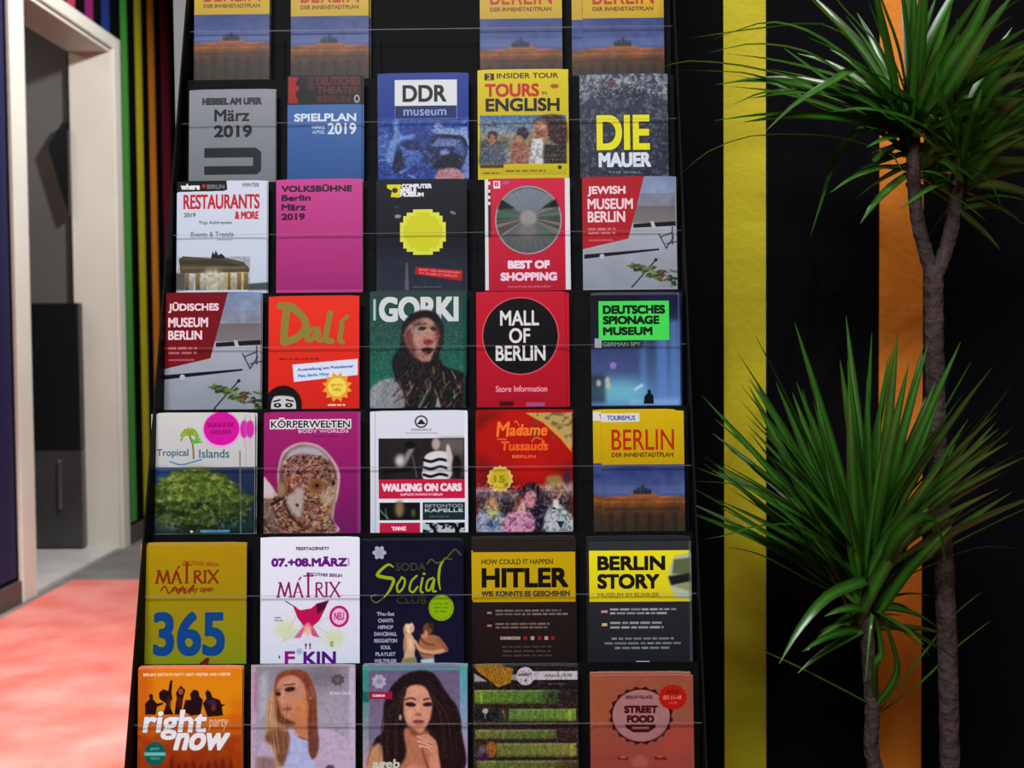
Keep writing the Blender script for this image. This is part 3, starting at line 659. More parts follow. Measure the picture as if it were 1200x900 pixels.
def a_body():
    c = Cover(309, 483, 423, 626, (150, 30, 98)); c.z(300, 475, 6)
    c.V(50, 50, 740, 890, (158, 36, 108), (120, 24, 86)); c.V(560, 300, 740, 890, (150, 24, 104), (108, 36, 100), .5)
    c.T('KÖRPERWELTEN', 105, 96, 665, 156, (40, 20, 36), 3, out=(9, (206, 206, 206))); c.T('BODY WORLDS', 300, 172, 655, 192, (206, 170, 190), 3)
    c.B(400, 212, 640, 224, 1, (90, 10, 60), .7)
    c.G([(50, 520), (90, 540), (150, 620), (160, 600), (150, 480), (180, 340), (250, 280), (340, 258), (450, 285), (540, 370), (595, 480), (580, 640), (560, 700), (550, 800), (560, 890), (50, 890)], (192, 168, 172), 1, 4, True)
    c.G([(160, 560), (165, 450), (195, 350), (270, 290), (350, 275), (460, 310), (540, 400), (575, 500), (560, 640), (535, 760), (540, 890), (60, 890), (60, 640), (150, 640)], (112, 78, 70), 1, 8, True)
    c.G([(215, 560), (340, 540), (540, 600), (548, 700), (520, 800), (530, 890), (150, 890), (210, 700)], (104, 62, 44), .9, 14, True)
    c.G([(480, 600), (560, 560), (550, 700), (520, 800), (545, 890), (440, 890), (470, 740)], (178, 160, 132), .8, 16, True)
    c.G([(180, 430), (240, 320), (350, 285), (450, 310), (520, 390), (400, 350), (280, 350)], (168, 168, 176), .9, 10, True)
    c.G([(210, 400), (300, 360), (420, 370), (480, 440), (420, 520), (300, 570), (240, 540)], (116, 62, 62), .95, 12, True)
    def tex():
        for cell, col, al in ((44, (54, 24, 26), .8), (30, (190, 160, 130), .6), (18, (48, 26, 24), .7), (14, (206, 182, 160), .55), (24, (150, 84, 54), .5)): c.N(50, 350, 600, 890, col, cell, al, .48)
    c.inside([(185, 440), (225, 350), (340, 310), (460, 345), (535, 430), (575, 520), (560, 620), (520, 760), (540, 890), (60, 890), (60, 640), (150, 640), (220, 600)], tex)
    rr = random.Random(4)
    for i in range(260):                                       # muscle strands and bone
        x = rr.uniform(60, 560); y = rr.uniform(370, 890)
        if x > 545 - max(0, y - 640) * .1 or (x < 215 and y < 640) or (x > 480 and 380 < y < 480): continue
        a = math.atan2(y - 560, x - 420) + 1.57; ln = rr.uniform(14, 46)
        c.L([(x, y), (x + ln * math.cos(a), y + ln * math.sin(a))], rr.uniform(5, 13), rr.choice([(84, 40, 38), (132, 74, 56), (170, 140, 120), (64, 34, 34), (150, 100, 60), (110, 88, 84)]), .65, 2)
    c.E(430, 565, 66, 56, (128, 92, 58), .95, 8); c.E(430, 562, 36, 30, (110, 66, 40), .95, 6); c.E(432, 562, 14, 12, (30, 18, 18)); c.E(548, 545, 12, 20, (40, 30, 30), .9, 4)
    c.E(180, 590, 30, 50, (150, 130, 84), .8, 10); c.G([(225, 640), (330, 570), (330, 740), (290, 780), (230, 700)], (176, 164, 160), .85, 10, True); c.E(292, 698, 12, 12, (50, 40, 40), .9, 3)
    c.G([(50, 520), (110, 560), (130, 640), (50, 640)], (196, 180, 184), .9, 6, True); c.L([(110, 690), (180, 650)], 20, (30, 20, 24), .9, 5); c.L([(60, 700), (140, 880)], 50, (100, 90, 84), .7, 14)
    c.L([(200, 680), (250, 780), (330, 850)], 16, (46, 26, 28), .85, 6); c.E(500, 640, 40, 50, (180, 170, 150), .6, 14); c.R(720, 50, 740, 890, (160, 90, 150), .5, 3)
    return c
def a_walk():
    c = Cover(434, 482, 548, 626, (196, 200, 206)); c.z(425, 475, 6)
    c.V(50, 45, 740, 890, (204, 208, 214), (196, 198, 206)); c.R(84, 45, 92, 890, (150, 155, 170), .5, 1)
    c.E(412, 112, 46, 44, (50, 52, 58)); c.E(412, 112, 36, 34, (200, 204, 210)); c.G([(380, 130), (412, 92), (445, 130)], (30, 32, 36)); c.T('KESSELHAUS', 344, 160, 484, 176, (70, 72, 78), 1); c.R(300, 188, 530, 196, (140, 144, 150), .5)
    c.V(112, 228, 715, 515, (34, 30, 32), (26, 23, 25)); c.N(112, 228, 715, 515, (60, 54, 54), 50, .5); c.R(540, 228, 715, 330, (104, 98, 92), .9, 14); c.R(620, 300, 715, 500, (92, 84, 80), .7, 14)
    c.E(265, 385, 42, 50, (150, 146, 148), .95, 10); c.E(262, 384, 22, 26, (196, 190, 190), .9, 8); c.G([(300, 340), (340, 290), (360, 305), (320, 380), (300, 400)], (140, 134, 134), .9, 8, True); c.E(335, 275, 36, 26, (14, 12, 14), 1, 5)
    c.E(515, 270, 30, 44, (176, 160, 152), .95, 6); c.G([(440, 350), (500, 320), (560, 320), (600, 350), (600, 515), (430, 515), (425, 420)], (200, 200, 202), 1, 4, True)
    for y in (380, 432, 484): c.L([(430, y), (480, y + 12), (540, y - 4), (600, y + 8)], 20, (26, 26, 36), 1, 1, True)
    c.G([(585, 320), (600, 270), (625, 330), (640, 440), (610, 515), (600, 515)], (196, 186, 182), .95, 5, True); c.E(660, 430, 34, 80, (20, 18, 22), .95, 8)
    c.L([(350, 350), (380, 500)], 10, (120, 116, 114), .7, 4); c.L([(150, 470), (330, 440)], 24, (16, 14, 16), .8, 6)
    c.R(112, 515, 715, 650, (186, 30, 66)); c.T('WALKING ON CARS', 138, 548, 690, 596, (226, 206, 212), 6); c.T('SUPPORT: FAMOUS IN BERLIN', 265, 614, 560, 628, (224, 170, 184), 1.4)
    c.R(108, 650, 715, 676, WH); c.R(402, 650, 420, 880, WH)
    c.R(118, 676, 402, 800, (18, 20, 20)); c.E(258, 720, 32, 60, (140, 116, 84), .95, 12); c.L([(120, 730), (180, 790)], 9, (120, 150, 130), .9, 3); c.L([(170, 790), (160, 720)], 7, (120, 150, 130), .8, 3); c.E(355, 750, 14, 30, (120, 120, 90), .7, 8)
    c.R(420, 676, 715, 800, (32, 48, 54)); c.T('BETONTOD', 436, 690, 700, 712, (140, 150, 156), 2); c.T('KAPELLE', 436, 722, 700, 744, (180, 190, 190), 3); c.B(470, 768, 650, 784, 1, (110, 120, 124), .8)
    c.R(108, 800, 715, 818, WH); c.R(118, 818, 402, 890, (186, 30, 66)); c.T('TANZ', 204, 846, 302, 868, (226, 200, 208), 4); c.R(420, 818, 715, 890, (180, 184, 184)); c.N(420, 818, 715, 890, (10, 12, 14), 30, 1, .45)
    c.R(715, 45, 742, 890, WH)
    return c
def a_madame():
    c = Cover(557, 481, 671, 626, (170, 20, 12)); c.z(550, 475, 6)
    c.V(48, 50, 720, 560, (176, 22, 12), (158, 20, 16)); c.G([(48, 50), (260, 50), (120, 110), (48, 200)], (90, 16, 12), .7, 24); c.E(430, 430, 120, 90, (196, 20, 14), .5, 40)
    c.G([(48, 330), (180, 420), (340, 560), (560, 560), (720, 360), (720, 600), (48, 600)], (96, 18, 26), .6, 30)
    c.G([(400, 50), (725, 50), (725, 300), (700, 280), (620, 180), (520, 100)], (176, 150, 96)); c.N(430, 50, 725, 230, (96, 90, 50), 40, .8, .5); c.G([(390, 50), (500, 75), (640, 180), (722, 300), (722, 330), (640, 230), (520, 120)], (196, 150, 70), 1, 3)
    y = (226, 120, 40)
    c.T('M', 190, 112, 272, 214, y, 4, 10); c.T('adame', 282, 130, 545, 208, y, 4, 10); c.L([(352, 140), (330, 106), (318, 118)], 8, y, 1, 1, True)
    c.L([(352, 165), (358, 205)], 10, y, 1, 1); c.T('Tussauds', 218, 252, 550, 312, (222, 96, 34), 4, 8); c.L([(440, 250), (470, 225), (520, 245), (535, 290)], 9, y, .9, 1, True); c.L([(195, 232), (260, 236)], 9, y, .9, 1)
    c.T('BERLIN', 300, 346, 465, 366, (210, 110, 60), 2)
    c.G([(48, 570), (300, 600), (720, 540), (720, 880), (48, 880)], (70, 50, 54), 1, 16); c.G([(60, 570), (330, 600), (320, 650), (60, 640)], (200, 160, 170), .7, 14, True); c.G([(500, 560), (720, 540), (720, 640), (520, 620)], (196, 160, 140), .7, 14, True)
    c.N(48, 600, 720, 760, (24, 22, 34), 40, .7); c.G([(540, 500), (640, 490), (650, 560), (560, 560)], (150, 140, 80), .8, 10, True)
    st = [(212 + (96 if i % 2 else 84) * math.cos(i * math.pi / 14), 512 + (96 if i % 2 else 84) * math.sin(i * math.pi / 14)) for i in range(28)]
    c.G(st, (206, 180, 90)); c.E(212, 515, 70, 70, (188, 170, 40)); c.T('15', 172, 490, 245, 535, (150, 126, 20), 5)
    c.E(690, 500, 24, 50, (60, 40, 70), .8, 8)
    c.G([(50, 760), (150, 720), (240, 770), (250, 880), (50, 880)], (150, 156, 176), .95, 10, True); c.G([(100, 700), (170, 640), (200, 740), (150, 790)], (186, 156, 110), .95, 10, True); c.E(140, 670, 26, 34, (186, 130, 100), .9, 8); c.E(150, 830, 44, 40, (60, 90, 130), .7, 12); c.E(160, 760, 30, 30, (150, 190, 110), .7, 12)
    c.G([(440, 700), (530, 690), (545, 880), (440, 880)], (34, 22, 46), 1, 6, True); c.E(435, 590, 58, 50, (34, 16, 26), 1, 6); c.G([(395, 610), (450, 600), (470, 660), (430, 720), (390, 680)], (188, 130, 130), 1, 6, True)
    c.G([(260, 760), (330, 740), (400, 740), (450, 780), (440, 880), (240, 880)], (196, 130, 160), 1, 6, True); c.G([(330, 680), (370, 650), (395, 690), (380, 760), (330, 750)], (196, 150, 150), 1, 6, True); c.G([(320, 650), (370, 640), (350, 700), (315, 740)], (130, 60, 50), .8, 8, True)
    c.G([(540, 740), (610, 660), (640, 700), (720, 780), (720, 880), (530, 880)], (176, 184, 186), .95, 8, True); c.E(605, 690, 22, 40, (206, 200, 190), .9, 6); c.L([(615, 660), (650, 600)], 16, (196, 150, 120), .9, 5); c.E(590, 720, 16, 8, (26, 26, 40)); c.G([(612, 810), (668, 810), (640, 862)], (20, 50, 56), 1, 2)
    c.grain(48, 540, 720, 880, 16, .3)
    return c
def matrix_word(c, x0, y0, x1, y1, col, b):
    """tall-stemmed capitals with serifs, the T raised above the rest"""
    w = x1 - x0; h = y1 - y0; yb = y1; yt = y0 + h * .42
    def st(x, ya, yz, ww): c.R(x - ww / 2, ya, x + ww / 2, yz, col)
    def sf(x, y, ww=.05): c.R(x - w * ww / 2, y - b * .3, x + w * ww / 2, y + b * .3, col)
    X = lambda f: x0 + w * f
    c.L([(X(.01), yb), (X(.05), yt), (X(.115), yb - 2), (X(.18), yt), (X(.215), yb)], b, col); sf(X(.01), yb, .06); sf(X(.215), yb, .07); sf(X(.035), yt)
    c.L([(X(.26), yb), (X(.325), yt), (X(.395), yb)], b, col); c.R(X(.285), yb - h * .2, X(.37), yb - h * .17, col); sf(X(.26), yb); sf(X(.395), yb); c.L([(X(.345), yt - h * .12), (X(.37), yt - h * .22)], b * .8, col)
    st(X(.49), y0, yb, b * 1.15); c.R(X(.41), y0 + h * .12, X(.57), y0 + h * .17, col); sf(X(.49), yb, .07)
    st(X(.62), yt, yb, b); c.L([(X(.62), yt + 2), (X(.69), yt + 3), (X(.7), yt + h * .2), (X(.63), yt + h * .28)], b * .8, col, 1, 0, True); c.L([(X(.65), yt + h * .28), (X(.73), yb)], b, col); sf(X(.62), yb); sf(X(.74), yb)
    st(X(.78), yt, yb, b); sf(X(.78), yb); sf(X(.78), yt); c.L([(X(.84), yt), (X(.98), yb)], b, col); c.L([(X(.98), yt), (X(.84), yb)], b * .8, col); sf(X(.84), yt); sf(X(.98), yb); sf(X(.98), yt); sf(X(.84), yb)
def a_365():
    c = Cover(165, 636, 290, 782, (166, 136, 16)); c.z(140, 610, 4)
    c.V(90, 100, 600, 690, (170, 138, 10), (128, 136, 22)); c.N(90, 100, 600, 690, (150, 116, 10), 200, .35)
    c.V(90, 560, 600, 690, (140, 140, 20), (120, 142, 30), .6); col = (128, 44, 14)
    c.T('DISCOTHEK BERLIN', 300, 178, 468, 196, (150, 80, 10), 1.2, rot=4); matrix_word(c, 172, 186, 470, 282, col, 11)
    c.L([(195, 318), (215, 298), (235, 330), (262, 300), (278, 330), (300, 300), (310, 330), (352, 292), (330, 330)], 7, col, 1, 0, True)
    c.T('every day open', 245, 298, 440, 330, col, 1.8, 6)
    bl = (20, 72, 128); b = 24                       # three tall rounded figures
    c.T('365', 168, 424, 492, 612, bl, 12)
    c.L([(190, 672), (215, 664), (245, 676)], 14, (110, 24, 14)); c.L([(360, 680), (420, 634), (410, 676), (500, 668)], 14, (110, 24, 14), 1, 0, True); c.L([(370, 672), (420, 660), (560, 676)], 12, (70, 24, 14))
    return c
def a_marz():
    c = Cover(306, 630, 422, 782, WH); c.z(140, 610, 4)
    c.V(660, 80, 1130, 690, (216, 218, 226), (208, 210, 222)); p = (104, 24, 128)
    c.T('FEIERTAGSPARTY', 830, 120, 985, 134, (90, 60, 100), 1); c.T('07.+08.MÄRZ', 716, 166, 1066, 208, p, 4.5); c.T('|', 1072, 172, 1080, 206, (170, 150, 190), 0)
    c.T('DISCOTHEK BERLIN', 880, 238, 1045, 252, (110, 70, 120), 1, rot=3); matrix_word(c, 742, 238, 1038, 350, (140, 20, 80), 9)
    for i in range(26):
        r = random.Random(i); c.L([(r.uniform(720, 1060), r.uniform(400, 580)), (r.uniform(720, 1060), r.uniform(400, 580))], 3, r.choice([(190, 200, 90), (170, 190, 170), (210, 180, 200), (120, 120, 120)]), .35)
    c.E(780, 500, 50, 40, (196, 206, 120), .5, 14); c.E(1010, 540, 44, 40, (200, 206, 130), .5, 14)
    c.L([(780, 370), (830, 400)], 5, (90, 80, 90)); c.G([(815, 392), (850, 412), (900, 404), (930, 380), (980, 372), (965, 410), (940, 460), (905, 490), (870, 490), (838, 450)], (182, 18, 84), 1, 0)
    c.G([(925, 385), (985, 366), (960, 410), (930, 430)], (80, 14, 60), 1, 2); c.G([(865, 484), (885, 480), (850, 540), (820, 540)], (200, 90, 120), .9, 2); c.G([(890, 484), (908, 484), (940, 540), (905, 530)], (200, 70, 110), .9, 2)
    c.E(885, 500, 18, 30, (226, 170, 140), .8, 5); c.B(728, 440, 778, 466, 2, (110, 110, 116), .7)
    c.E(1032, 442, 46, 50, (176, 24, 110)); c.E(1032, 442, 34, 38, (222, 180, 210)); c.T('NEU', 1010, 424, 1054, 458, (176, 24, 110), 2)
    c.T('F', 780, 604, 822, 662, (150, 20, 130), 5); c.E(846, 602, 14, 14, (150, 160, 190), .8, 4)
    c.R(748, 622, 756, 634, (150, 20, 130)); c.T('KIN', 868, 606, 1014, 662, (84, 24, 128), 5); c.T('!!', 872, 566, 900, 590, (150, 30, 110), 2); c.T('E', 992, 558, 1006, 580, (120, 140, 40), 1)
    return c
def a_social():
    c = Cover(425, 631, 544, 780, (20, 18, 40)); c.z(420, 625, 5.808)
    c.V(20, 40, 720, 880, (16, 15, 34), (22, 20, 50)); c.N(20, 40, 720, 880, (30, 28, 58), 30, .35)
    c.E(144, 118, 36, 36, (150, 156, 168)); [c.E(144 + 34 * math.cos(R(a)), 118 + 34 * math.sin(R(a)), 14, 14, (160, 166, 176)) for a in range(0, 360, 60)]
    g = (150, 166, 20); g2 = (76, 84, 24)
    c.T('SODA', 258, 188, 460, 240, (60, 66, 44), 3); c.T('CLUB', 262, 418, 466, 462, (56, 64, 30), 3)
    c.L([(240, 215), (200, 200), (130, 265), (180, 285), (240, 300), (215, 370), (175, 420)], 24, g, 1, 0, True, True); c.L([(175, 420), (120, 455), (85, 420), (120, 400)], 8, (120, 124, 60), 1, 1, True)
    c.L([(300, 285), (265, 340), (275, 385), (310, 350), (318, 300), (295, 285)], 14, g, 1, 0, True)
    c.L([(400, 275), (365, 310), (350, 365), (375, 385), (405, 350)], 14, g, 1, 0, True); c.L([(440, 290), (425, 370), (440, 388)], 14, g, 1, 0, True); c.E(450, 262, 10, 8, g)
    c.L([(510, 290), (475, 310), (465, 365), (490, 370), (520, 300), (510, 375), (530, 380)], 14, g, 1, 0, True)
    c.L([(595, 155), (560, 215), (550, 300), (560, 370)], 18, g, 1, 0, True, True); c.L([(470, 195), (500, 165), (540, 190), (600, 160), (660, 100), (700, 135)], 9, (104, 106, 54), .9, 1, True); c.L([(590, 160), (640, 165)], 10, g2)
    c.E(567, 492, 86, 88, (126, 160, 10)); c.E(567, 490, 70, 72, (136, 172, 12)); c.B(512, 450, 625, 530, 3, (96, 128, 6), .7, .5, 2, True)
    for i, s in enumerate(('Thu-Sat', 'CHARTS', 'HIPHOP', 'DANCEHALL', 'REGGAETON', 'SOUL', 'PLAYLIST', 'WELTMUSIK')):
        wd = len(s) * 8.5; y = 518 + i * 45; c.T(s, 186 - wd, y, 186 + wd, y + 24, (160, 162, 176), 2)
    sk, s2 = (204, 164, 130), (166, 108, 76)
    c.G([(318, 668), (352, 656), (378, 690), (392, 740), (384, 800), (392, 872), (296, 872), (312, 810), (306, 740)], sk, 1, 4, True)          # her back
    c.G([(288, 872), (300, 832), (392, 820), (404, 872)], (130, 130, 96), 1, 4); c.E(318, 740, 8, 60, (120, 70, 50), .5, 6)
    c.E(348, 622, 32, 40, (222, 204, 176), 1, 4); c.E(342, 584, 26, 14, (34, 22, 24), .95, 4); c.E(366, 632, 16, 26, (214, 162, 140), 1, 4); c.E(318, 640, 12, 34, (190, 160, 120), .9, 5)
    c.G([(420, 700), (470, 672), (540, 680), (580, 720), (604, 770), (560, 800), (520, 800), (512, 830), (440, 830), (410, 770)], s2, 1, 5, True)
    c.G([(424, 836), (516, 828), (522, 872), (428, 872)], (176, 196, 204), 1, 4)
    c.E(474, 634, 34, 40, (118, 74, 46), 1, 5); c.E(450, 668, 26, 28, (196, 138, 108), 1, 5); c.E(424, 650, 26, 22, (40, 24, 30), .95, 6); c.E(500, 610, 22, 22, (60, 40, 34), .9, 6)
    c.L([(384, 716), (420, 770), (500, 790), (590, 776)], 26, (206, 156, 120), 1, 3, True); c.L([(384, 736), (420, 790), (500, 806)], 7, (90, 50, 40), .8, 3, True)
    c.L([(540, 700), (580, 740), (602, 776)], 26, (150, 96, 68), 1, 4, True); c.L([(430, 700), (460, 730), (520, 740)], 9, (80, 44, 34), .8, 4, True); c.E(356, 730, 16, 40, (232, 200, 164), .7, 8)
    return c
def a_hit():
    c = Cover(554, 629, 676, 780, (40, 30, 26)); c.z(420, 610, 2.857)
    c.V(380, 60, 735, 480, (44, 36, 32), (34, 24, 22)); c.V(383, 98, 728, 264, (186, 158, 14), (178, 150, 12))
    c.T('HOW COULD IT HAPPEN', 412, 122, 652, 138, (90, 76, 10), 1.2); c.T('HITLER', 416, 154, 700, 212, (22, 18, 10), 5); c.T('WIE KONNTE ES GESCHEHEN', 412, 228, 708, 244, (74, 62, 10), 2)
    for y in (296, 338): c.R(430, y, 446, y + 7, (170, 110, 100))
    c.B(458, 286, 708, 310, 2, (150, 132, 124), .8, .5, 5); c.B(458, 330, 652, 354, 2, (150, 132, 124), .8, .5, 6)
    c.T('DOKUMENTATION', 474, 378, 540, 388, (170, 150, 140), 1); 
    for i, x in enumerate((552, 576, 600, 622, 644)): c.R(x, 377, x + 12, 389, (170, 150, 140) if i % 2 else (150, 30, 30))
    c.B(458, 404, 668, 448, 3, (110, 92, 86), .7, .4, 7, True)
    return c
def a_story():
    c = Cover(688, 628, 810, 780, (34, 34, 38)); c.z(420, 610, 2.857)
    c.V(770, 60, 1115, 470, (50, 52, 58), (36, 38, 42)); c.N(770, 62, 1115, 92, (60, 60, 52), 20, .6)
    c.V(772, 92, 1112, 262, (222, 214, 30), (204, 192, 30)); c.T('BERLIN', 802, 112, 1024, 154, (26, 26, 14), 4.5); c.T('STORY', 802, 172, 1004, 216, (26, 26, 14), 4.5); c.T('MUSEUM IM BUNKER', 800, 232, 1006, 246, (150, 130, 20), 1.6)
    c.G([(1040, 150), (1060, 108), (1114, 100), (1114, 255), (1060, 250), (1040, 205)], (176, 184, 160), 1, 3); c.G([(1056, 122), (1112, 116), (1112, 170), (1050, 170)], (90, 106, 70), 1, 3); c.G([(1036, 178), (1112, 166), (1114, 196), (1046, 208)], (30, 34, 30), 1, 3); c.G([(1050, 210), (1112, 196), (1112, 230)], (140, 150, 100), 1, 3)
    c.R(810, 290, 832, 298, (190, 140, 130)); c.R(812, 332, 830, 342, (190, 170, 120)); c.B(840, 280, 1090, 306, 2, (180, 186, 192), .85, .5, 5); c.B(840, 324, 1030, 354, 2, (180, 186, 192), .85, .5, 6)
    c.B(818, 376, 1078, 422, 3, (160, 166, 172), .8, .45, 7, True); c.R(800, 460, 1106, 468, (150, 154, 160), .6); c.R(925, 458, 970, 470, (210, 214, 220))
    c.R(1106, 60, 1114, 470, (100, 104, 110), .5)
    return c
def a_right():
    c = Cover(162, 781, 285, 1012, (206, 120, 12)); c.z(150, 775, 7.2)
    c.V(80, 40, 970, 430, (210, 128, 14), (206, 136, 14)); c.V(80, 430, 970, 930, (204, 116, 16), (140, 46, 14)); c.R(80, 40, 200, 930, (190, 84, 22), .6, 30); c.R(880, 300, 970, 930, (186, 84, 14), .5, 40)
    c.N(80, 600, 970, 930, (120, 30, 12), 60, .5); c.R(80, 40, 970, 56, (226, 120, 80), .8, 4)
    c.T('BERLINS GRÖSSTE PARTY GEHT WEITER UND WEITER', 132, 84, 875, 110, (230, 190, 170), 3)
    for p in ([(150, 430), (148, 340), (190, 300), (180, 270), (200, 256), (215, 275), (212, 300), (250, 340), (300, 330), (300, 345), (250, 365), (240, 430)],
              [(300, 430), (330, 340), (270, 300), (265, 250), (300, 220), (345, 235), (360, 150), (380, 145), (372, 250), (380, 300), (350, 340), (390, 430)],
              [(400, 430), (410, 330), (420, 300), (410, 250), (450, 190), (490, 230), (470, 300), (460, 380), (470, 430)],
              [(470, 400), (490, 310), (540, 310), (530, 260), (560, 225), (600, 235), (610, 280), (640, 310), (620, 430), (540, 440)],
              [(640, 340), (670, 300), (660, 250), (680, 225), (705, 250), (720, 290), (780, 310), (800, 350), (830, 345), (800, 370), (810, 440), (680, 450)]):
        c.G(p, (40, 16, 20), 1, 1)
    c.E(452, 240, 22, 26, (170, 90, 50), .9, 4); c.E(440, 330, 20, 50, (100, 24, 30), .9, 8); c.G([(670, 310), (740, 310), (760, 350), (680, 350)], (60, 40, 80), .8, 6); c.E(350, 330, 20, 60, (80, 30, 34), .7, 8); c.E(730, 375, 20, 30, (140, 60, 40), .7, 8)
    c.T('right', 128, 398, 650, 632, (222, 222, 226), 12, 30, out=(6, (140, 90, 60))); c.T('now', 400, 590, 830, 718, (222, 222, 226), 14, 34, out=(6, (140, 90, 60)))
    c.T('party', 690, 462, 845, 560, (214, 170, 130), 4, 12)
    c.E(236, 755, 92, 100, (24, 96, 84)); c.T('JETZT', 196, 706, 278, 728, (90, 170, 160), 2.5); c.R(146, 742, 326, 770, (130, 196, 190), .9, 3); c.T('FREITAG', 196, 784, 278, 802, (70, 150, 140), 2)
    for i in range(9):
        x = 360 + i * 62; c.G([(x, 900), (x + 8, 800 + (i * 37) % 50), (x + 26, 790 + (i * 53) % 60), (x + 40, 900)], (100, 30, 14), .75, 6, True)
    c.T('AB 22:00 UHR EINTRITT', 130, 884, 870, 918, (226, 214, 206), 5)
    return c
def a_blonde():
    c = Cover(294, 779, 417, 1012, (150, 146, 156)); c.z(290, 775, 7.2)
    c.V(20, 40, 910, 930, (136, 130, 140), (176, 168, 184)); c.R(20, 40, 70, 930, (190, 160, 180), .8, 6); c.R(860, 40, 912, 930, (196, 178, 200), .8, 8); c.E(640, 120, 160, 80, (104, 98, 104), .6, 40); c.E(740, 420, 140, 160, (160, 156, 166), .6, 40)
    c.G([(100, 130), (170, 60), (170, 400), (100, 480)], (168, 170, 178), .9, 16); c.R(50, 80, 75, 400, (176, 100, 130), .6, 6)
    # coat and shirt
    c.G([(70, 930), (90, 740), (170, 610), (280, 560), (560, 560), (620, 540), (760, 590), (860, 680), (880, 930)], (182, 168, 190), 1, 8, True)
    c.G([(330, 930), (350, 600), (420, 620), (530, 660), (560, 930)], (170, 178, 214), 1, 8, True)
    # hair behind, face
    c.G([(225, 220), (250, 110), (340, 66), (470, 70), (540, 150), (575, 280), (590, 480), (600, 700), (560, 800), (520, 740), (500, 560), (380, 520), (250, 500), (190, 420), (210, 300)], (128, 66, 42), 1, 8, True)
    c.G([(170, 330), (215, 220), (235, 330), (245, 470), (320, 540), (350, 620), (320, 780), (250, 900), (230, 740), (150, 640), (160, 480)], (178, 142, 104), 1, 14, True)
    c.G([(150, 640), (200, 560), (340, 580), (350, 700), (300, 860), (250, 800), (230, 700)], (110, 72, 52), .9, 12, True)
    c.G([(245, 200), (290, 130), (400, 110), (480, 190), (500, 320), (470, 420), (420, 480), (330, 470), (280, 420), (255, 320)], (184, 130, 104), 1, 8, True)
    c.G([(390, 430), (500, 330), (510, 520), (500, 640), (420, 600), (370, 500)], (186, 122, 80), 1, 10, True); c.E(450, 360, 60, 60, (200, 134, 74), .7, 24); c.E(360, 170, 70, 40, (196, 148, 124), .6, 20)
    c.G([(250, 330), (280, 420), (330, 480), (410, 500), (370, 530), (290, 520), (240, 440)], (96, 46, 22), .85, 10, True)
    c.E(360, 224, 46, 20, (52, 22, 24), .95, 6, -8); c.E(258, 262, 24, 20, (60, 26, 26), .95, 6, 10); c.L([(310, 190), (400, 180)], 12, (84, 44, 36), .8, 4); c.L([(235, 235), (275, 225)], 10, (84, 44, 36), .8, 4)
    c.L([(300, 250), (285, 320), (310, 330)], 14, (206, 160, 134), .8, 6); c.E(332, 388, 44, 16, (160, 66, 66), .95, 5, -6); c.E(540, 250, 34, 50, (168, 104, 90), .9, 8); c.E(535, 300, 12, 12, (214, 196, 180), .8, 4)
    c.L([(440, 620), (520, 650)], 10, (90, 60, 60), .7, 4); c.G([(540, 560), (600, 620), (590, 760), (540, 790)], (104, 66, 62), .9, 10, True)
    for i in range(18):
        r = random.Random(i); x = 200 + i * 9; c.L([(x - 10, 340), (x - 20, 520), (x + r.uniform(-10, 30), 760)], 6, r.choice([(206, 170, 124), (120, 78, 50), (160, 110, 76)]), .4, 2, True)
    for i in range(12): c.L([(470 + i * 9, 110 + i * 10), (520 + i * 6, 300), (510 + i * 7, 640)], 6, random.Random(i).choice([(90, 46, 34), (150, 88, 56)]), .5, 2, True)
    c.G([(70, 780), (230, 790), (240, 900), (70, 930)], (140, 108, 104), .9, 14); c.E(700, 870, 36, 16, (70, 40, 60), .9, 8)
    fl = [(765 + (62 if i % 2 else 46) * math.cos(i * math.pi / 8), 148 + (54 if i % 2 else 40) * math.sin(i * math.pi / 8)) for i in range(16)]
    c.G(fl, (84, 76, 82), 1, 2); c.E(765, 148, 20, 18, (110, 102, 108), .9, 4); c.T('SODA CLUB', 700, 248, 880, 270, (196, 186, 200), 2)
    c.grain(30, 50, 910, 930, 20, .05)
    return c
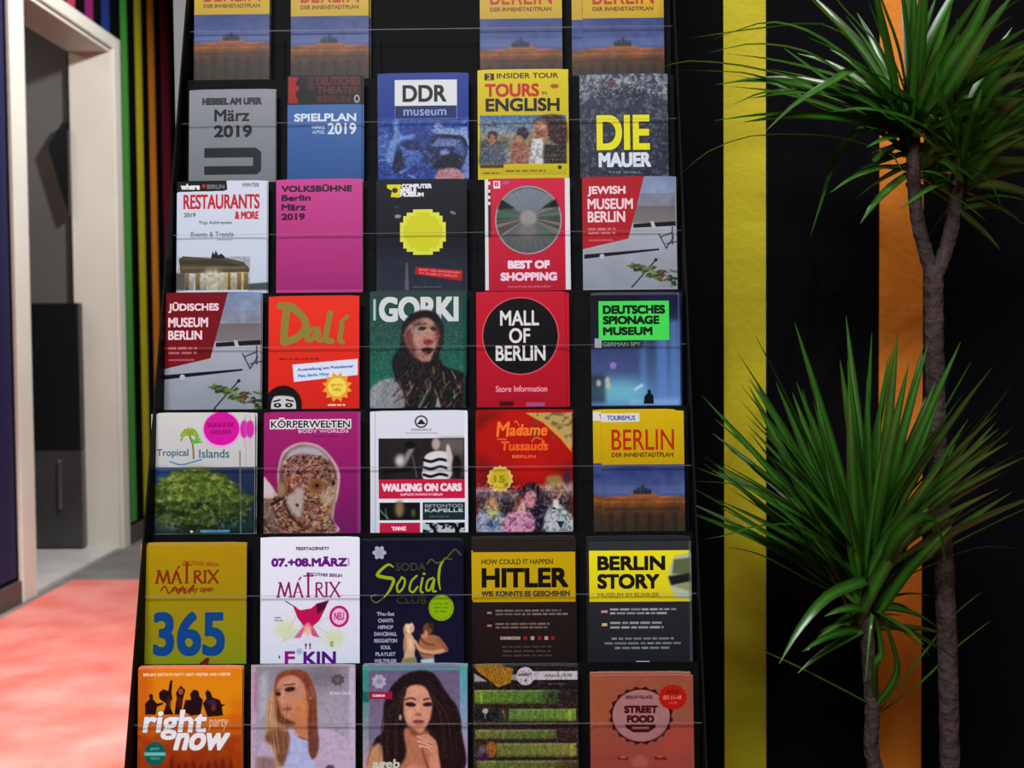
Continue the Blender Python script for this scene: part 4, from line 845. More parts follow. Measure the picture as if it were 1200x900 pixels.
def a_brunette():
    c = Cover(425, 778, 548, 1012, (110, 100, 130)); c.z(420, 775, 7.2)
    c.V(30, 30, 920, 930, (104, 92, 122), (130, 118, 140)); c.V(30, 30, 85, 930, (40, 130, 116), (190, 150, 170)); c.V(860, 30, 920, 930, (76, 156, 160), (190, 140, 186)); c.R(30, 30, 920, 62, (86, 150, 150), .8, 6)
    hair = (34, 20, 22)
    c.G([(400, 90), (520, 62), (640, 90), (740, 240), (840, 380), (870, 560), (850, 930), (120, 930), (130, 650), (210, 560), (210, 360), (260, 220), (330, 140)], hair, 1, 8, True)
    sk = (196, 142, 116)
    c.G([(100, 720), (190, 680), (200, 930), (60, 930)], (190, 146, 104), .95, 10, True)
    c.G([(390, 540), (560, 560), (600, 600), (680, 930), (330, 930), (400, 760)], (176, 116, 86), 1, 10, True)
    c.G([(385, 300), (410, 210), (480, 180), (560, 200), (615, 290), (620, 400), (590, 500), (530, 580), (460, 580), (400, 490), (380, 400)], sk, 1, 7, True)
    c.E(490, 240, 70, 40, (210, 156, 130), .6, 18); c.E(430, 420, 34, 40, (216, 166, 140), .5, 14)
    c.E(440, 344, 46, 18, (36, 20, 26), .95, 6, 6); c.E(584, 344, 40, 17, (36, 20, 26), .95, 6, -4); c.L([(395, 306), (440, 290), (480, 302)], 12, (60, 34, 32), .9, 3, True); c.L([(550, 304), (600, 296)], 12, (60, 34, 32), .9, 3)
    c.L([(508, 330), (500, 400)], 18, (216, 166, 140), .7, 6); c.E(505, 428, 28, 12, (140, 84, 70), .85, 5); c.E(506, 486, 52, 15, (130, 56, 56), .95, 4); c.E(510, 510, 40, 10, (176, 96, 90), .9, 4); c.E(352, 450, 14, 26, (176, 150, 130), .9, 4)
    c.G([(400, 500), (520, 590), (590, 560), (560, 610), (450, 600)], (110, 62, 50), .8, 10)
    c.G([(500, 640), (540, 590), (600, 600), (660, 660), (680, 800), (690, 930), (600, 930), (600, 760), (540, 720)], (200, 140, 112), 1, 7, True)
    for a in ([(500, 610), (560, 640), (620, 660)], [(505, 650), (570, 670), (620, 700)], [(520, 690), (580, 700), (615, 740)]): c.L(a, 22, (210, 154, 126), 1, 3, True); c.L([(q[0], q[1] + 16) for q in a], 6, (110, 60, 50), .7, 2, True)
    c.G([(340, 930), (440, 850), (540, 870), (560, 930)], (204, 146, 114), .8, 14, True); c.L([(540, 720), (560, 800), (600, 900)], 16, (110, 56, 46), .8, 8, True)
    for i in range(30):
        r = random.Random(i); sd = 1 if i % 2 else -1; x = 500 + sd * r.uniform(150, 300); c.L([(500 + sd * 100, 150 + r.uniform(0, 120)), (x, 450), (x + r.uniform(-20, 60) * sd, 800)], 7, r.choice([(66, 40, 38), (24, 14, 18), (88, 52, 44)]), .45, 3, True)
    fl = [(172 + (66 if i % 2 else 52) * math.cos(i * math.pi / 8), 152 + (66 if i % 2 else 52) * math.sin(i * math.pi / 8)) for i in range(16)]
    c.G(fl, (166, 160, 182), 1, 2); c.E(172, 152, 24, 22, (140, 130, 160), .9, 4); c.R(88, 238, 285, 298, (150, 26, 66)); c.T('CLUB BERLIN', 116, 260, 220, 280, (220, 190, 200), 2.5); c.R(30, 240, 88, 325, (20, 96, 80), .9, 3)
    c.T('ageb', 116, 800, 340, 890, (196, 196, 180), 5, 8)
    c.grain(30, 50, 910, 930, 20, .05)
    return c
def a_cans():
    c = Cover(553, 779, 678, 1012, (30, 26, 22)); c.z(550, 775, 7.2)
    c.V(30, 20, 920, 930, (22, 20, 20), (50, 28, 26))
    g = [((96, 128, 40), (56, 100, 36), 232, 345, 40, 760), ((84, 116, 52), (108, 140, 40), 390, 488, 330, 905), ((104, 108, 50), (74, 98, 40), 562, 640, 45, 740), ((100, 108, 44), (128, 128, 52), 675, 785, 230, 905), ((96, 112, 42), (84, 88, 40), 818, 930, 60, 905)]
    for a, b, y0, y1, x0, x1 in g:                             # rows of green tins on shelves
        c.V(x0, y0, x1, y1, a, b, 1, True); c.R(x0, y0, x1, y0 + 12, (150, 156, 120), .6, 4); c.R(x0, y1 - 14, x1, y1, (50, 60, 24), .6, 5)
        n = 10
        for i in range(1, n): c.R(x0 + (x1 - x0) * i / n, y0, x0 + (x1 - x0) * i / n + 5, y1, (50, 66, 24), .35, 2)
        for i in range(n): c.R(x0 + (x1 - x0) * (i + .35) / n, y0 + 14, x0 + (x1 - x0) * (i + .5) / n, y1 - 14, (150, 160, 80), .22, 4)
    c.N(30, 230, 920, 930, (20, 24, 14), 40, .22); c.N(30, 230, 920, 930, (150, 170, 90), 18, .25)
    c.R(85, 232, 110, 345, (150, 170, 60), .7, 5); c.R(835, 395, 860, 488, (150, 176, 50), .8, 6); c.R(850, 680, 880, 785, (160, 156, 60), .7, 6)
    for y in (365, 530, 650, 800): c.R(30, y - 10, 920, y + 12, (40, 20, 18), .8, 5)
    c.R(640, 230, 915, 350, (30, 22, 22), .7, 40); c.R(720, 560, 915, 640, (50, 24, 34), .7, 30); c.R(760, 820, 915, 930, (60, 28, 26), .6, 30)
    c.R(40, 385, 250, 490, (26, 24, 26)); c.E(130, 405, 26, 22, (180, 176, 170), .9, 4); c.L([(130, 420), (128, 465)], 10, (160, 156, 150), .8, 3); c.L([(280, 400), (300, 470)], 16, (120, 116, 100), .7, 6)
    c.E(180, 722, 48, 66, (148, 92, 36), .95, 8); c.E(100, 740, 34, 50, (100, 84, 110), .9, 10); c.G([(70, 780), (130, 740), (160, 800), (90, 820)], (60, 30, 66), .9, 10)
    c.G([(36, 90), (150, 160), (36, 160)], (170, 166, 164), .9, 4); c.R(540, 76, 918, 148, (178, 176, 178)); c.R(350, 100, 420, 150, (150, 146, 150), .9, 4)
    c.G([(40, 30), (200, 20), (370, 50), (350, 170), (240, 210), (170, 150), (60, 70)], (150, 106, 26)); [c.L([(110 + i * 30, 30), (180 + i * 26, 190 - i * 8)], 7, (100, 66, 14), .6, 2) for i in range(7)]
    c.E(474, 116, 76, 76, (180, 172, 180)); c.T('MARKT', 422, 92, 530, 116, (70, 60, 70), 3); c.G([(462, 146), (492, 146), (477, 164)], (90, 80, 90)); c.T('HALLE 18.00', 645, 98, 870, 122, (110, 106, 100), 2); c.R(580, 155, 640, 185, (50, 24, 60)); c.B(670, 172, 868, 190, 1, (120, 100, 110), .7)
    c.grain(30, 20, 920, 930, 12, .14)
    return c
def a_street():
    c = Cover(694, 788, 812, 1012, (150, 78, 60)); c.z(680, 780, 7.5)
    c.V(95, 80, 970, 930, (150, 88, 66), (150, 70, 60)); c.R(95, 80, 240, 600, (156, 92, 54), .6, 30); c.N(95, 80, 970, 930, (132, 70, 52), 70, .5); c.R(700, 480, 970, 760, (164, 72, 62), .6, 30); c.R(780, 370, 970, 460, (130, 100, 70), .5, 24)
    dk = (66, 16, 18)
    fl = [(530 + (286 if i % 2 else 262) * math.cos(i * math.pi / 20), 412 + (256 if i % 2 else 234) * math.sin(i * math.pi / 20)) for i in range(40)]
    c.G(fl, dk); c.E(530, 412, 250, 224, (156, 112, 108)); c.E(530, 412, 236, 210, (160, 118, 114)); c.N(300, 210, 760, 630, (140, 92, 92), 30, .45)
    c.T('BERLIN VILLAGE', 400, 238, 630, 264, (90, 50, 60), 3); c.T('STREET', 388, 330, 672, 386, dk, 9); c.T('FOOD', 410, 414, 640, 470, dk, 9)
    c.G([(385, 490), (660, 490), (650, 520), (590, 556), (460, 556), (400, 520)], dk); c.R(450, 508, 600, 526, (170, 130, 124), .8, 3)
    st = [(810 + (128 if i % 2 else 118) * math.cos(i * math.pi / 18), 254 + (114 if i % 2 else 104) * math.sin(i * math.pi / 18)) for i in range(36)]
    c.G(st, (164, 28, 18)); c.T('AUCH', 756, 192, 860, 220, (110, 14, 12), 4); c.T('SO 11-18', 724, 240, 880, 272, (214, 120, 110), 4, 6); c.T('UHR', 780, 290, 850, 312, (196, 70, 60), 3)
    c.L([(330, 778), (400, 782)], 22, (86, 26, 20), .9, 5); c.L([(650, 780), (735, 784)], 22, (86, 26, 20), .9, 5); c.E(366, 772, 30, 8, (190, 120, 100), .8, 4); c.E(690, 768, 26, 8, (190, 110, 80), .8, 4)
    c.G([(440, 800), (510, 740), (590, 800), (570, 860), (450, 860)], (166, 100, 92), .6, 12); c.E(515, 885, 34, 20, (100, 36, 30), .7, 6); c.R(100, 770, 330, 790, (110, 56, 40), .4, 8)
    return c

def foot(c):                                         # the foot of the cards in the lowest row, below the picture's edge
    c.z(0, 0, 1); j = int((903 - c.y0) * c.K); base = c.a[j - 8:j].mean((0, 1)) * .9; up = tuple(min(235, q + 90) for q in base)
    c.V(c.x0, 903, c.x1, 1012, base, base * .85)
    c.B(c.x0 + 12, 918, c.x1 - 12, 942, 2, up, .8, .5, 3, True); c.B(c.x0 + 22, 952, c.x1 - 22, 984, 4, up, .6, .45, 8, True)

# ------------------------------------------------------------------ the setting
a_, b_ = PZ(152, 637), PZ(0, 719)
XW = (a_.x + b_.x) / 2                              # left wall plane
YP = 1.95                                           # black partition behind the rack
FAR = 7.4
CEIL = 3.1
yw = lambda px, py=388: PX(px, py, XW).y            # depth on the left wall shown at a pixel column

dy0, dy1 = yw(28, 300), yw(134, 300)                # door opening along the left wall
dtop = PX(131, 58, XW).z
LOB = -1.9                                          # lobby depth beyond the wall
WT = 0.2
# floor
box('floor', -4.6, 3.2, -2.6, FAR + .2, -0.06, 0, M['grey_carpet'], kind='structure')
rc = PZ(100, 681)
box('floor_red_carpet', XW + .05, 3.1, -2.5, rc.y, 0.0, 0.006, M['red_carpet'], kind='structure', bevel=.002)
box('floor_doorway', XW - 1.6, XW - .001, dy0 - 1.5, dy1 + .16, 0.0, 0.012, M['lobby_floor'], kind='structure')
box('ceiling', -4.6, 3.2, -2.6, FAR + .2, CEIL, CEIL + .08, M['ceiling'], kind='structure')
# left wall with opening (one mesh)
def multi_box(name, boxes, m, kind='structure'):
    bm = bmesh.new()
    for b in boxes:
        me = box_mesh('t', *b); bm.from_mesh(me); bpy.data.meshes.remove(me)
    me = bpy.data.meshes.new(name); bm.to_mesh(me); bm.free()
    o = link(name, me, m); o['kind'] = kind
    return o
wl = multi_box('wall_left', [(XW - WT, XW, -2.6, dy0, 0, CEIL), (XW - WT, XW, dy1, FAR, 0, CEIL), (XW - WT, XW, dy0, dy1, dtop, CEIL)], M['black_paint'])
# door lining: reveal, soffit and proud casing
dr = empty('door_1', (XW, dy0, 0)); dr['kind'] = 'structure'
def abs_box(name, x0, x1, y0, y1, z0, z1, m, parent, bevel=0.0):
    L = parent.location
    return box(name, x0 - L.x, x1 - L.x, y0 - L.y, y1 - L.y, z0 - L.z, z1 - L.z, m, parent, bevel)
RD = 0.185
abs_box('far_jamb', XW - RD, XW + .002, dy1 - .02, dy1 + .002, 0, dtop, M['cream'], dr)
abs_box('near_jamb', XW - RD, XW + .002, dy0 - .002, dy0 + .02, 0, dtop, M['cream'], dr)
abs_box('head_jamb', XW - RD, XW + .002, dy0 + .02, dy1 - .02, dtop - .02, dtop + .002, M['cream'], dr)
abs_box('near_casing', XW + .002, XW + .02, dy0 - .13, dy0 + .004, 0, dtop + .055, M['cream'], dr, .003)
abs_box('far_casing', XW + .002, XW + .02, dy1 - .006, dy1 + .085, 0, dtop + .055, M['cream'], dr, .003)
abs_box('head_casing', XW + .002, XW + .02, dy0 + .004, dy1 - .006, dtop - .004, dtop + .055, M['cream'], dr, .003)
# lobby behind the opening
ly = dy1 + .02
box('wall_lobby', XW - 1.8, XW - RD - .001, ly, ly + .05, 0, CEIL, M['lobby_grey'], kind='structure')
box('wall_lobby_side', XW - 1.85, XW - 1.8, dy0 - 1.6, ly, 0, CEIL, M['lobby_grey'], kind='structure')
cb = empty('lobby_cabinet', (P(64, 600, ly).x, ly - .15, 0))
tag(cb, 'tall black cabinet with a smoked grey lower panel seen through the doorway', 'cabinet')
cx0, cx1 = P(30, 450, ly - .1).x, P(93, 450, ly - .1).x
ctop, cmid = P(60, 355, ly - .1).z, P(60, 527, ly - .1).z
abs_box('body', cx0, cx1, ly - .1, ly - .005, cmid, ctop, M['screen_black'], cb, .004)
abs_box('lower_panel', cx0, cx1, ly - .095, ly - .005, 0.02, cmid - .004, M['panel_grey'], cb, .003)
hx = P(71, 560, ly - .1).x
abs_box('handle', hx - .006, hx + .006, ly - .112, ly - .095, .2, cmid - .05, M['chrome'], cb, .002)
sp = extrude_poly('wall_speaker', [P(x, y, ly - .07) for x, y in ((56, 172), (73, 143), (79.5, 152), (81, 252), (75, 235))], Vector((0, .065, 0)), M['screen_black'])
tag(sp, 'black tilted wall speaker hanging on the grey wall inside the doorway', 'speaker')
# stripes painted as thin raised boards on the black walls
def stripe(parent, name, x0, x1, y0, y1, z0, z1, m): return abs_box(name, x0, x1, y0, y1, z0, z1, m, parent, 0)
GS = [(86, 'pink', 9), (107, 'magenta', 9), (126, 'blue', 9), (147, 'green', 7), (163.5, 'yellow', 7), (178.5, 'orange', 6.5), (194.5, 'red', 8.5)]
for px, m, wd in GS:
    y0, y1 = yw(px - wd / 2, 150), yw(px + wd / 2, 150)
    z0 = dtop + .055 if px < 140 else .1
    stripe(wl, 'colour_stripe', XW, XW + .002, y0, y1, z0, CEIL, M[m])
stripe(wl, 'colour_stripe', XW, XW + .002, dy0 - .6, dy0 - .15, .1, CEIL, M['violet'])
box('baseboard_left', XW, XW + .016, -2.5, dy0 - .132, 0, .085, M['skirting'], kind='structure', bevel=.002)
box('trim_1', XW, XW + .016, dy1 + .112, FAR, 0, .085, M['skirting'], kind='structure', bevel=.002)
box('wall_far', XW - WT, 3.2, FAR, FAR + .1, 0, CEIL, M['black_paint'], kind='structure')
box('wall_right', 3.1, 3.2, -2.6, FAR, 0, CEIL, M['black_paint'], kind='structure')
# partition behind the rack
px0 = P(224, 100, YP).x
wb = box('wall_back', px0, 3.1, YP, YP + .1, 0, CEIL, M['black_paint'], kind='structure')
def vstripe(xa, xb, m): stripe(wb, 'colour_stripe', P(xa, 388, YP).x, P(xb, 388, YP).x, YP - .004, YP, 0.05, CEIL, M[m])
vstripe(848, 897, 'yellow'); vstripe(1029.5, 1080.5, 'orange'); vstripe(1213, 1263, 'red'); vstripe(664, 714, 'green')
box('trim_2', P(207, 100, YP).x, px0, YP - .01, YP + .11, 0, CEIL, M['grey_post'], kind='structure')

# ------------------------------------------------------------------ the leaflet rack
VX0, VX1 = -.4262, .179                              # inner faces of the side panels
D1, STEP, ZP = 1.614, .043, .1345                   # tier spacing
SL = .10                                            # lean of each pocket
TZ = [P(621, 388, 1).z + .4475 - ZP * k for k in range(8)]
TZ = [1.4475 - ZP * k for k in range(8)]
def yf(k, z, off=0.0): return D1 - STEP * k - SL * (TZ[k] - z) + off   # front plane of the leaflets of tier k
LH = .223                                           # leaflet height
rack = empty('leaflet_rack', ((VX0 + VX1) / 2, 1.5, 0))
tag(rack, 'tall black stepped leaflet rack with seven tiers of clear-fronted pockets', 'leaflet rack')
def vx(z): return VX0 + .0082 * (z - .6)              # the left side leans in a little
def rp(v): return Vector(v) - rack.location
def slab(name, x0, x1, za, zb, k, f0, f1, m, bev=0):
    """leaning slab of tier k between heights za, zb and front offsets f0, f1"""
    if x0 == VX0: x0 = vx(zb)
    pts = [Vector((x0, yf(k, za, f0), za)), Vector((x0, yf(k, zb, f0), zb)), Vector((x0, yf(k, zb, f1), zb)), Vector((x0, yf(k, za, f1), za))]
    return extrude_poly(name, [rp(p) for p in pts], Vector((x1 - x0, 0, 0)), m, rack)
PANTOP = [None, 89.5, 210, 340.5, 477, 623.5, 776.5]
LIPY = [33, 141, 272, 405, 547, 697, 848.5]
for k in range(7):
    zt = 1.60 if k == 0 else P(621, PANTOP[k], yf(k, TZ[k], .019)).z
    zb = TZ[k] - LH
    slab('back_panel', VX0, VX1, zb - .004, zt, k, .0185, .0205, M['rack_black'])
    slab('tray', VX0, VX1, zb - .004, zb, k, -.0065, .0185, M['rack_black'])
    zl = P(621, LIPY[k], yf(k, TZ[k] - .06, -.006)).z
    lip = slab('clear_front', VX0, VX1, zb, zl, k, -.0065, -.0045, M['acrylic'])
    ed = slab('front_edge', VX0, VX1, zl, zl + .0008, k, -.0065, -.0045, M['acrylic_edge'])
    ed.parent = lip
    for c_ in range(1, 5):
        xx = VX0 + (VX1 - VX0) * c_ / 5
        slab('divider', xx - .0007, xx + .0007, zb, zl - .001, k, -.0045, .0185, M['acrylic'])
# side panels: the sloping front edge follows the tiers, the foot stands on the floor
def fe(z): return D1 - STEP * (1.4475 - z) / ZP - .0085
for xa, xb in ((VX0 - .0022, VX0 - .0002), (VX1 + .0002, VX1 + .0022)):
    pts = [Vector((xa, fe(.30) , .006)), Vector((xa, fe(.30), .30)), Vector((xa, fe(1.62), 1.62)), Vector((xa, 1.78, 1.62)), Vector((xa, 1.78, .006))]
    if xa < 0: pts = [Vector((p.x + vx(p.z) - VX0, p.y, p.z)) for p in pts]
    extrude_poly('side_panel', [rp(p) for p in pts], Vector((xb - xa, 0, 0)), M['rack_black'], rack)
abs_box('plinth', VX0 + .001, VX1, fe(.30) + .01, 1.775, .0065, .37, M['rack_black'], rack, .002)
abs_box('rear_panel', VX0 + .009, VX1, 1.772, 1.778, .371, 1.62, M['rack_black'], rack)

# ------------------------------------------------------------------ leaflets
def cover_mat(c, name):
    im = c.image(name)
    m = bpy.data.materials.new(name); m.use_nodes = True; nt = m.node_tree; b = nt.nodes['Principled BSDF']
    t = nt.nodes.new('ShaderNodeTexImage'); t.image = im; t.extension = 'EXTEND'
    nt.links.new(t.outputs['Color'], b.inputs['Base Color'])
    b.inputs['Roughness'].default_value = .36; b.inputs['Specular IOR Level'].default_value = .13
    return m
def leaflet_mesh(w, h, t, cw, ch, mt, edge, r=.0012):
    """paper slab, bowed slightly; front print runs over the card area cw x ch measured from the top left"""
    nx, nz = 8, 6; bm = bmesh.new(); uvl = bm.loops.layers.uv.new('UVMap')
    def pt(i, j, y):
        u, v = i / nx, j / nz
        x = (u - .5) * w; z = v * h
        if j == nz and i in (0, nx): z -= r * .6
        bow = -.0006 * math.sin(math.pi * u)
        return Vector((x, y + bow, z))
    f = [[bm.verts.new(pt(i, j, 0)) for i in range(nx + 1)] for j in range(nz + 1)]
    k = [[bm.verts.new(pt(i, j, t)) for i in range(nx + 1)] for j in range(nz + 1)]
    def face(vs, mi):
        fc = bm.faces.new(vs); fc.material_index = mi
        for l in fc.loops: l[uvl].uv = ((l.vert.co.x + w / 2) / cw, 1 - (h - l.vert.co.z) / ch)
    for j in range(nz):
        for i in range(nx):
            face((f[j][i], f[j][i + 1], f[j + 1][i + 1], f[j + 1][i]), 0)
            face((k[j][i], k[j + 1][i], k[j + 1][i + 1], k[j][i + 1]), 1)
    for i in range(nx):
        face((f[0][i], k[0][i], k[0][i + 1], f[0][i + 1]), 1); face((f[nz][i], f[nz][i + 1], k[nz][i + 1], k[nz][i]), 1)
    for j in range(nz):
        face((f[j][0], f[j + 1][0], k[j + 1][0], k[j][0]), 1); face((f[j][nx], k[j][nx], k[j + 1][nx], f[j + 1][nx]), 1)
    me = bpy.data.meshes.new('leaflet'); bm.to_mesh(me); bm.free()
    me.materials.append(mt); me.materials.append(edge)
    return me
def edge_mat(name, col): return mat(name, S(*col), .7, noise=(400, tuple(q * .7 for q in S(*col)), .1))
EW = M['white_paper']; EY = edge_mat('yellow_card_edge', (206, 196, 120)); ED = edge_mat('dark_card_edge', (60, 60, 62)); EG = edge_mat('grey_card_edge', (126, 126, 128)); EP = edge_mat('cream_card_edge', (214, 190, 170))
_berlin = a_berlin(); mb = cover_mat(_berlin, 'guide_book_cover')
ROW = ['top row', 'second row', 'third row', 'fourth row', 'fifth row', 'sixth row', 'lowest row']
# tier, x0, x1, top, cover, thickness, edge, copies behind, (dx, dz) of those in mm, category, label
LL = [
 (0, 228, 316, -39, None, .011, EW, 1, (-.5, 1), 'book', 'yellow Berlin guide book at the left end of the top row'),
 (0, 341, 432, -39, None, .011, EW, 1, (1.5, 0), 'book', 'yellow and blue Berlin guide book above the blue programme leaflet'),
 (0, 562, 658, -39, None, .011, EW, 1, (.5, .5), 'book', 'yellow and blue Berlin guide book above the yellow English tours leaflet'),
 (0, 682, 777, -39, None, .009, EW, 1, (-13, 1), 'book', 'yellow Berlin guide book at the right end of the top row'),
 (1, 222, 323, 105, a_haus, .0015, EG, 2, (1, .8), 'leaflet', 'grey leaflet with dark bracket shape and the words März 2019'),
 (1, 337, 424, 88, a_spiel, .0015, ED, 1, (2, 0), 'leaflet', 'blue programme leaflet with red lettering on a black top band'),
 (1, 444, 549, 85.5, a_ddr, .0015, ED, 1, (-1, .5), 'leaflet', 'deep blue museum leaflet with three black letters in a white box'),
 (1, 559.5, 665.5, 81.5, a_tours, .0015, EY, 2, (.5, .8), 'leaflet', 'yellow leaflet for tours in English with a photo of four people'),
 (1, 679, 782, 87, a_mauer, .0015, EG, 1, (1, .8), 'leaflet', 'dark leaflet with big yellow letters DIE over white MAUER'),
 (2, 207.5, 313, 212, a_rest, .0015, EW, 1, (1, .5), 'leaflet', 'white leaflet with red RESTAURANTS title and a columned gate'),
 (2, 324, 424.5, 210, a_pink, .0015, EP, 2, (.5, .5), 'leaflet', 'plain pink theatre leaflet with four dark lines of type'),
 (2, 441, 547, 210, a_pixel, .0015, ED, 1, (1, .3), 'leaflet', 'black leaflet with a yellow disc of square pixels'),
 (2, 568, 667.5, 209, a_shop, .0015, EW, 1, (1, .3), 'leaflet', 'crimson shopping leaflet with a round picture of a glass roof'),
 (2, 682, 792, 207, a_jewish, .0015, EG, 1, (.5, .5), 'leaflet', 'grey museum leaflet with bright red corner and English title'),
 (3, 191, 306, 343, a_judisch, .0015, EG, 2, (.5, .5), 'leaflet', 'grey museum leaflet with dark red corner and German title'),
 (3, 315, 421, 347, a_dali, .0015, EP, 1, (.5, .5), 'leaflet', 'orange-red exhibition leaflet with olive handwriting and yellow star'),
 (3, 433.5, 545, 341.5, a_gorki, .0015, EG, 2, (.5, .8), 'leaflet', 'green theatre leaflet with a long-haired face turned upward'),
 (3, 558, 662.5, 341.5, a_mall, .0015, EP, 1, (4, -1), 'leaflet', 'red mall leaflet with white words inside a black circle'),
 (3, 692, 797, 343.5, a_spy, .0015, EG, 2, (.5, .8), 'leaflet', 'blue night leaflet with black title on a bright green block'),
 (4, 177.5, 299, 484.5, a_trop, .0015, EW, 2, (.5, .5), 'leaflet', 'white and green leaflet with palm logo and magenta disc'),
 (4, 309.5, 422, 483, a_body, .0015, EP, 1, (.8, .5), 'leaflet', 'magenta leaflet with an anatomical head without skin'),
 (4, 434, 548, 482.5, a_walk, .0015, EW, 2, (.3, .8), 'leaflet', 'white concert leaflet with grey band photos and red bars'),
 (4, 557.5, 670, 481.5, a_madame, .0015, EP, 2, (.3, .9), 'leaflet', 'red leaflet with orange handwriting and a group of guests'),
 (4, 704, 801, 481, 'berlin', .009, EY, 1, (-8.5, 1), 'book', 'yellow Berlin guide book at the right end of the fifth row'),
 (5, 165.5, 289, 638, a_365, .0015, EP, 2, (-.5, 1.2), 'leaflet', 'mustard leaflet with large blue number 365'),
 (5, 306, 421.5, 631, a_marz, .0015, EW, 2, (-1, .8), 'leaflet', 'white party leaflet with purple date and pink bird'),
 (5, 425, 543, 633, a_social, .0015, EG, 2, (-.8, 1), 'leaflet', 'navy club leaflet with lime handwriting and an embracing couple'),
 (5, 554, 675, 631.5, a_hit, .0015, EG, 2, (-.5, 1.8), 'leaflet', 'dark brown museum leaflet with a dull yellow title band'),
 (5, 688, 809.5, 631, a_story, .0015, EG, 2, (-.5, 1.6), 'leaflet', 'dark grey museum leaflet with a bright yellow title band'),
 (6, 162, 284, 782.5, a_right, .0015, EP, 2, (.3, 1), 'leaflet', 'orange party leaflet with dancing silhouettes and white slanted title'),
 (6, 294.5, 416.5, 780, a_blonde, .0015, EP, 1, (-.5, .8), 'leaflet', 'pale club leaflet with a long-haired blonde woman looking left'),
 (6, 425.5, 547.5, 780, a_brunette, .0015, EW, 2, (-.3, 1), 'leaflet', 'teal-edged club leaflet with a dark-haired woman touching her chin'),
 (6, 553.5, 677, 780, a_cans, .0015, EG, 2, (.3, .8), 'leaflet', 'leaflet with rows of green tins on dark shelves'),
 (6, 694, 812, 791, a_street, .0015, EP, 2, (-2, 1.8), 'leaflet', 'brownish red street food leaflet with a bottle-cap badge'),
]
NAMEOF = {'book': 'guide_book', 'leaflet': 'leaflet'}
LEAN = -math.atan(SL)
for (k, x0, x1, yt, art, th, edge, nb, (dx, dz), cat, lab) in LL:
    y = D1 - STEP * k
    for _ in range(4):
        q = P((x0 + x1) / 2, yt, y); y = yf(k, q.z)
    q0, q1 = P(x0, yt, y), P(x1, yt, y); W = q1.x - q0.x
    zb = TZ[k] - LH + .0006; H = (q.z - zb) / math.cos(LEAN)
    if art is None or art == 'berlin': cv, mt = _berlin, mb
    else:
        cv = art()
        if k == 6: foot(cv)
        mt = cover_mat(cv, art.__name__[2:] + '_cover')
    sc = y / FPX * (1 if art is not None else 1)
    cw = W; ch = W / (x1 - x0) * (cv.y1 - cv.y0)
    if art is None: ch = W / 98 * (cv.y1 - cv.y0)
    me = leaflet_mesh(W, H, th, cw, ch, mt, edge)
    for i in range(nb + 1):
        bx = (q0.x + q1.x) / 2 + dx * .001 * (min(i, 1) + .25 * max(0, i - 1)); off = i * (th + .0009)
        yb = yf(k, zb, off)
        if i: 
            lb = ('copy' if nb == 1 else ('nearer copy', 'rearmost copy')[i - 1]) + ' behind the ' + lab
        else: lb = lab
        top = None
        if cat == 'book':
            o = empty('guide_book', (bx, yb, zb)); o.rotation_euler = (LEAN, 0, 0)
            co = bpy.data.objects.new('cover', me if not i else me); C.objects.link(co); co.parent = o
            co.scale = (1, .16, 1 + (dz * .001 / H if i else 0))
            pg = link('page_block', box_mesh('page_block', -W / 2 + .001, W / 2 - .001, th * .17 + .0001, th * .94, .001, H - .0012 + (dz * .001 if i else 0), .0006), edge, o)
        else:
            o = bpy.data.objects.new('leaflet', me); C.objects.link(o)
            o.location = (bx, yb, zb); o.rotation_euler = (LEAN, R(random.uniform(-.35, .35)) if i else 0, 0)
            if i: o.scale = (1, 1, 1 + dz * .001 * (1 + .4 * (i - 1)) / H)
        o['label'] = lb; o['category'] = cat; o['group'] = 'guide books in the rack' if cat == 'book' else 'leaflets in the rack'

# ------------------------------------------------------------------ the dracaena
def leaf_mat():
    m = bpy.data.materials.new('dracaena_leaf'); m.use_nodes = True; nt = m.node_tree; b = nt.nodes['Principled BSDF']
    uv = nt.nodes.new('ShaderNodeUVMap'); sx = nt.nodes.new('ShaderNodeSeparateXYZ'); nt.links.new(uv.outputs[0], sx.inputs[0])
    r = nt.nodes.new('ShaderNodeValToRGB'); e = r.color_ramp.elements
    e[0].position = 0; e[0].color = (.05, .012, .008, 1); e[1].position = 1; e[1].color = (.05, .012, .008, 1)
    for p, c in ((.07, (.018, .075, .007, 1)), (.32, (.034, .15, .011, 1)), (.5, (.06, .22, .02, 1)), (.68, (.034, .145, .011, 1)), (.93, (.018, .075, .007, 1))):
        q = e.new(p); q.color = c
    nt.links.new(sx.outputs[0], r.inputs[0])
    n = nt.nodes.new('ShaderNodeTexNoise'); n.inputs['Scale'].default_value = 60
    tc = nt.nodes.new('ShaderNodeTexCoord'); nt.links.new(tc.outputs['Object'], n.inputs['Vector'])
    mx = nt.nodes.new('ShaderNodeMixRGB'); mx.blend_type = 'MULTIPLY'; mx.inputs[0].default_value = .35
    nt.links.new(r.outputs[0], mx.inputs[1]); nt.links.new(n.outputs['Color'], mx.inputs[2])
    nt.links.new(mx.outputs[0], b.inputs['Base Color'])
    b.inputs['Roughness'].default_value = .33; b.inputs['Specular IOR Level'].default_value = .55
    tr = nt.nodes.new('ShaderNodeBsdfTranslucent'); tr.inputs[0].default_value = (.08, .3, .02, 1)
    ms = nt.nodes.new('ShaderNodeMixShader'); ms.inputs[0].default_value = .12
    out = nt.nodes['Material Output']
    nt.links.new(b.outputs[0], ms.inputs[1]); nt.links.new(tr.outputs[0], ms.inputs[2]); nt.links.new(ms.outputs[0], out.inputs[0])
    return m
M['leaf'] = leaf_mat()
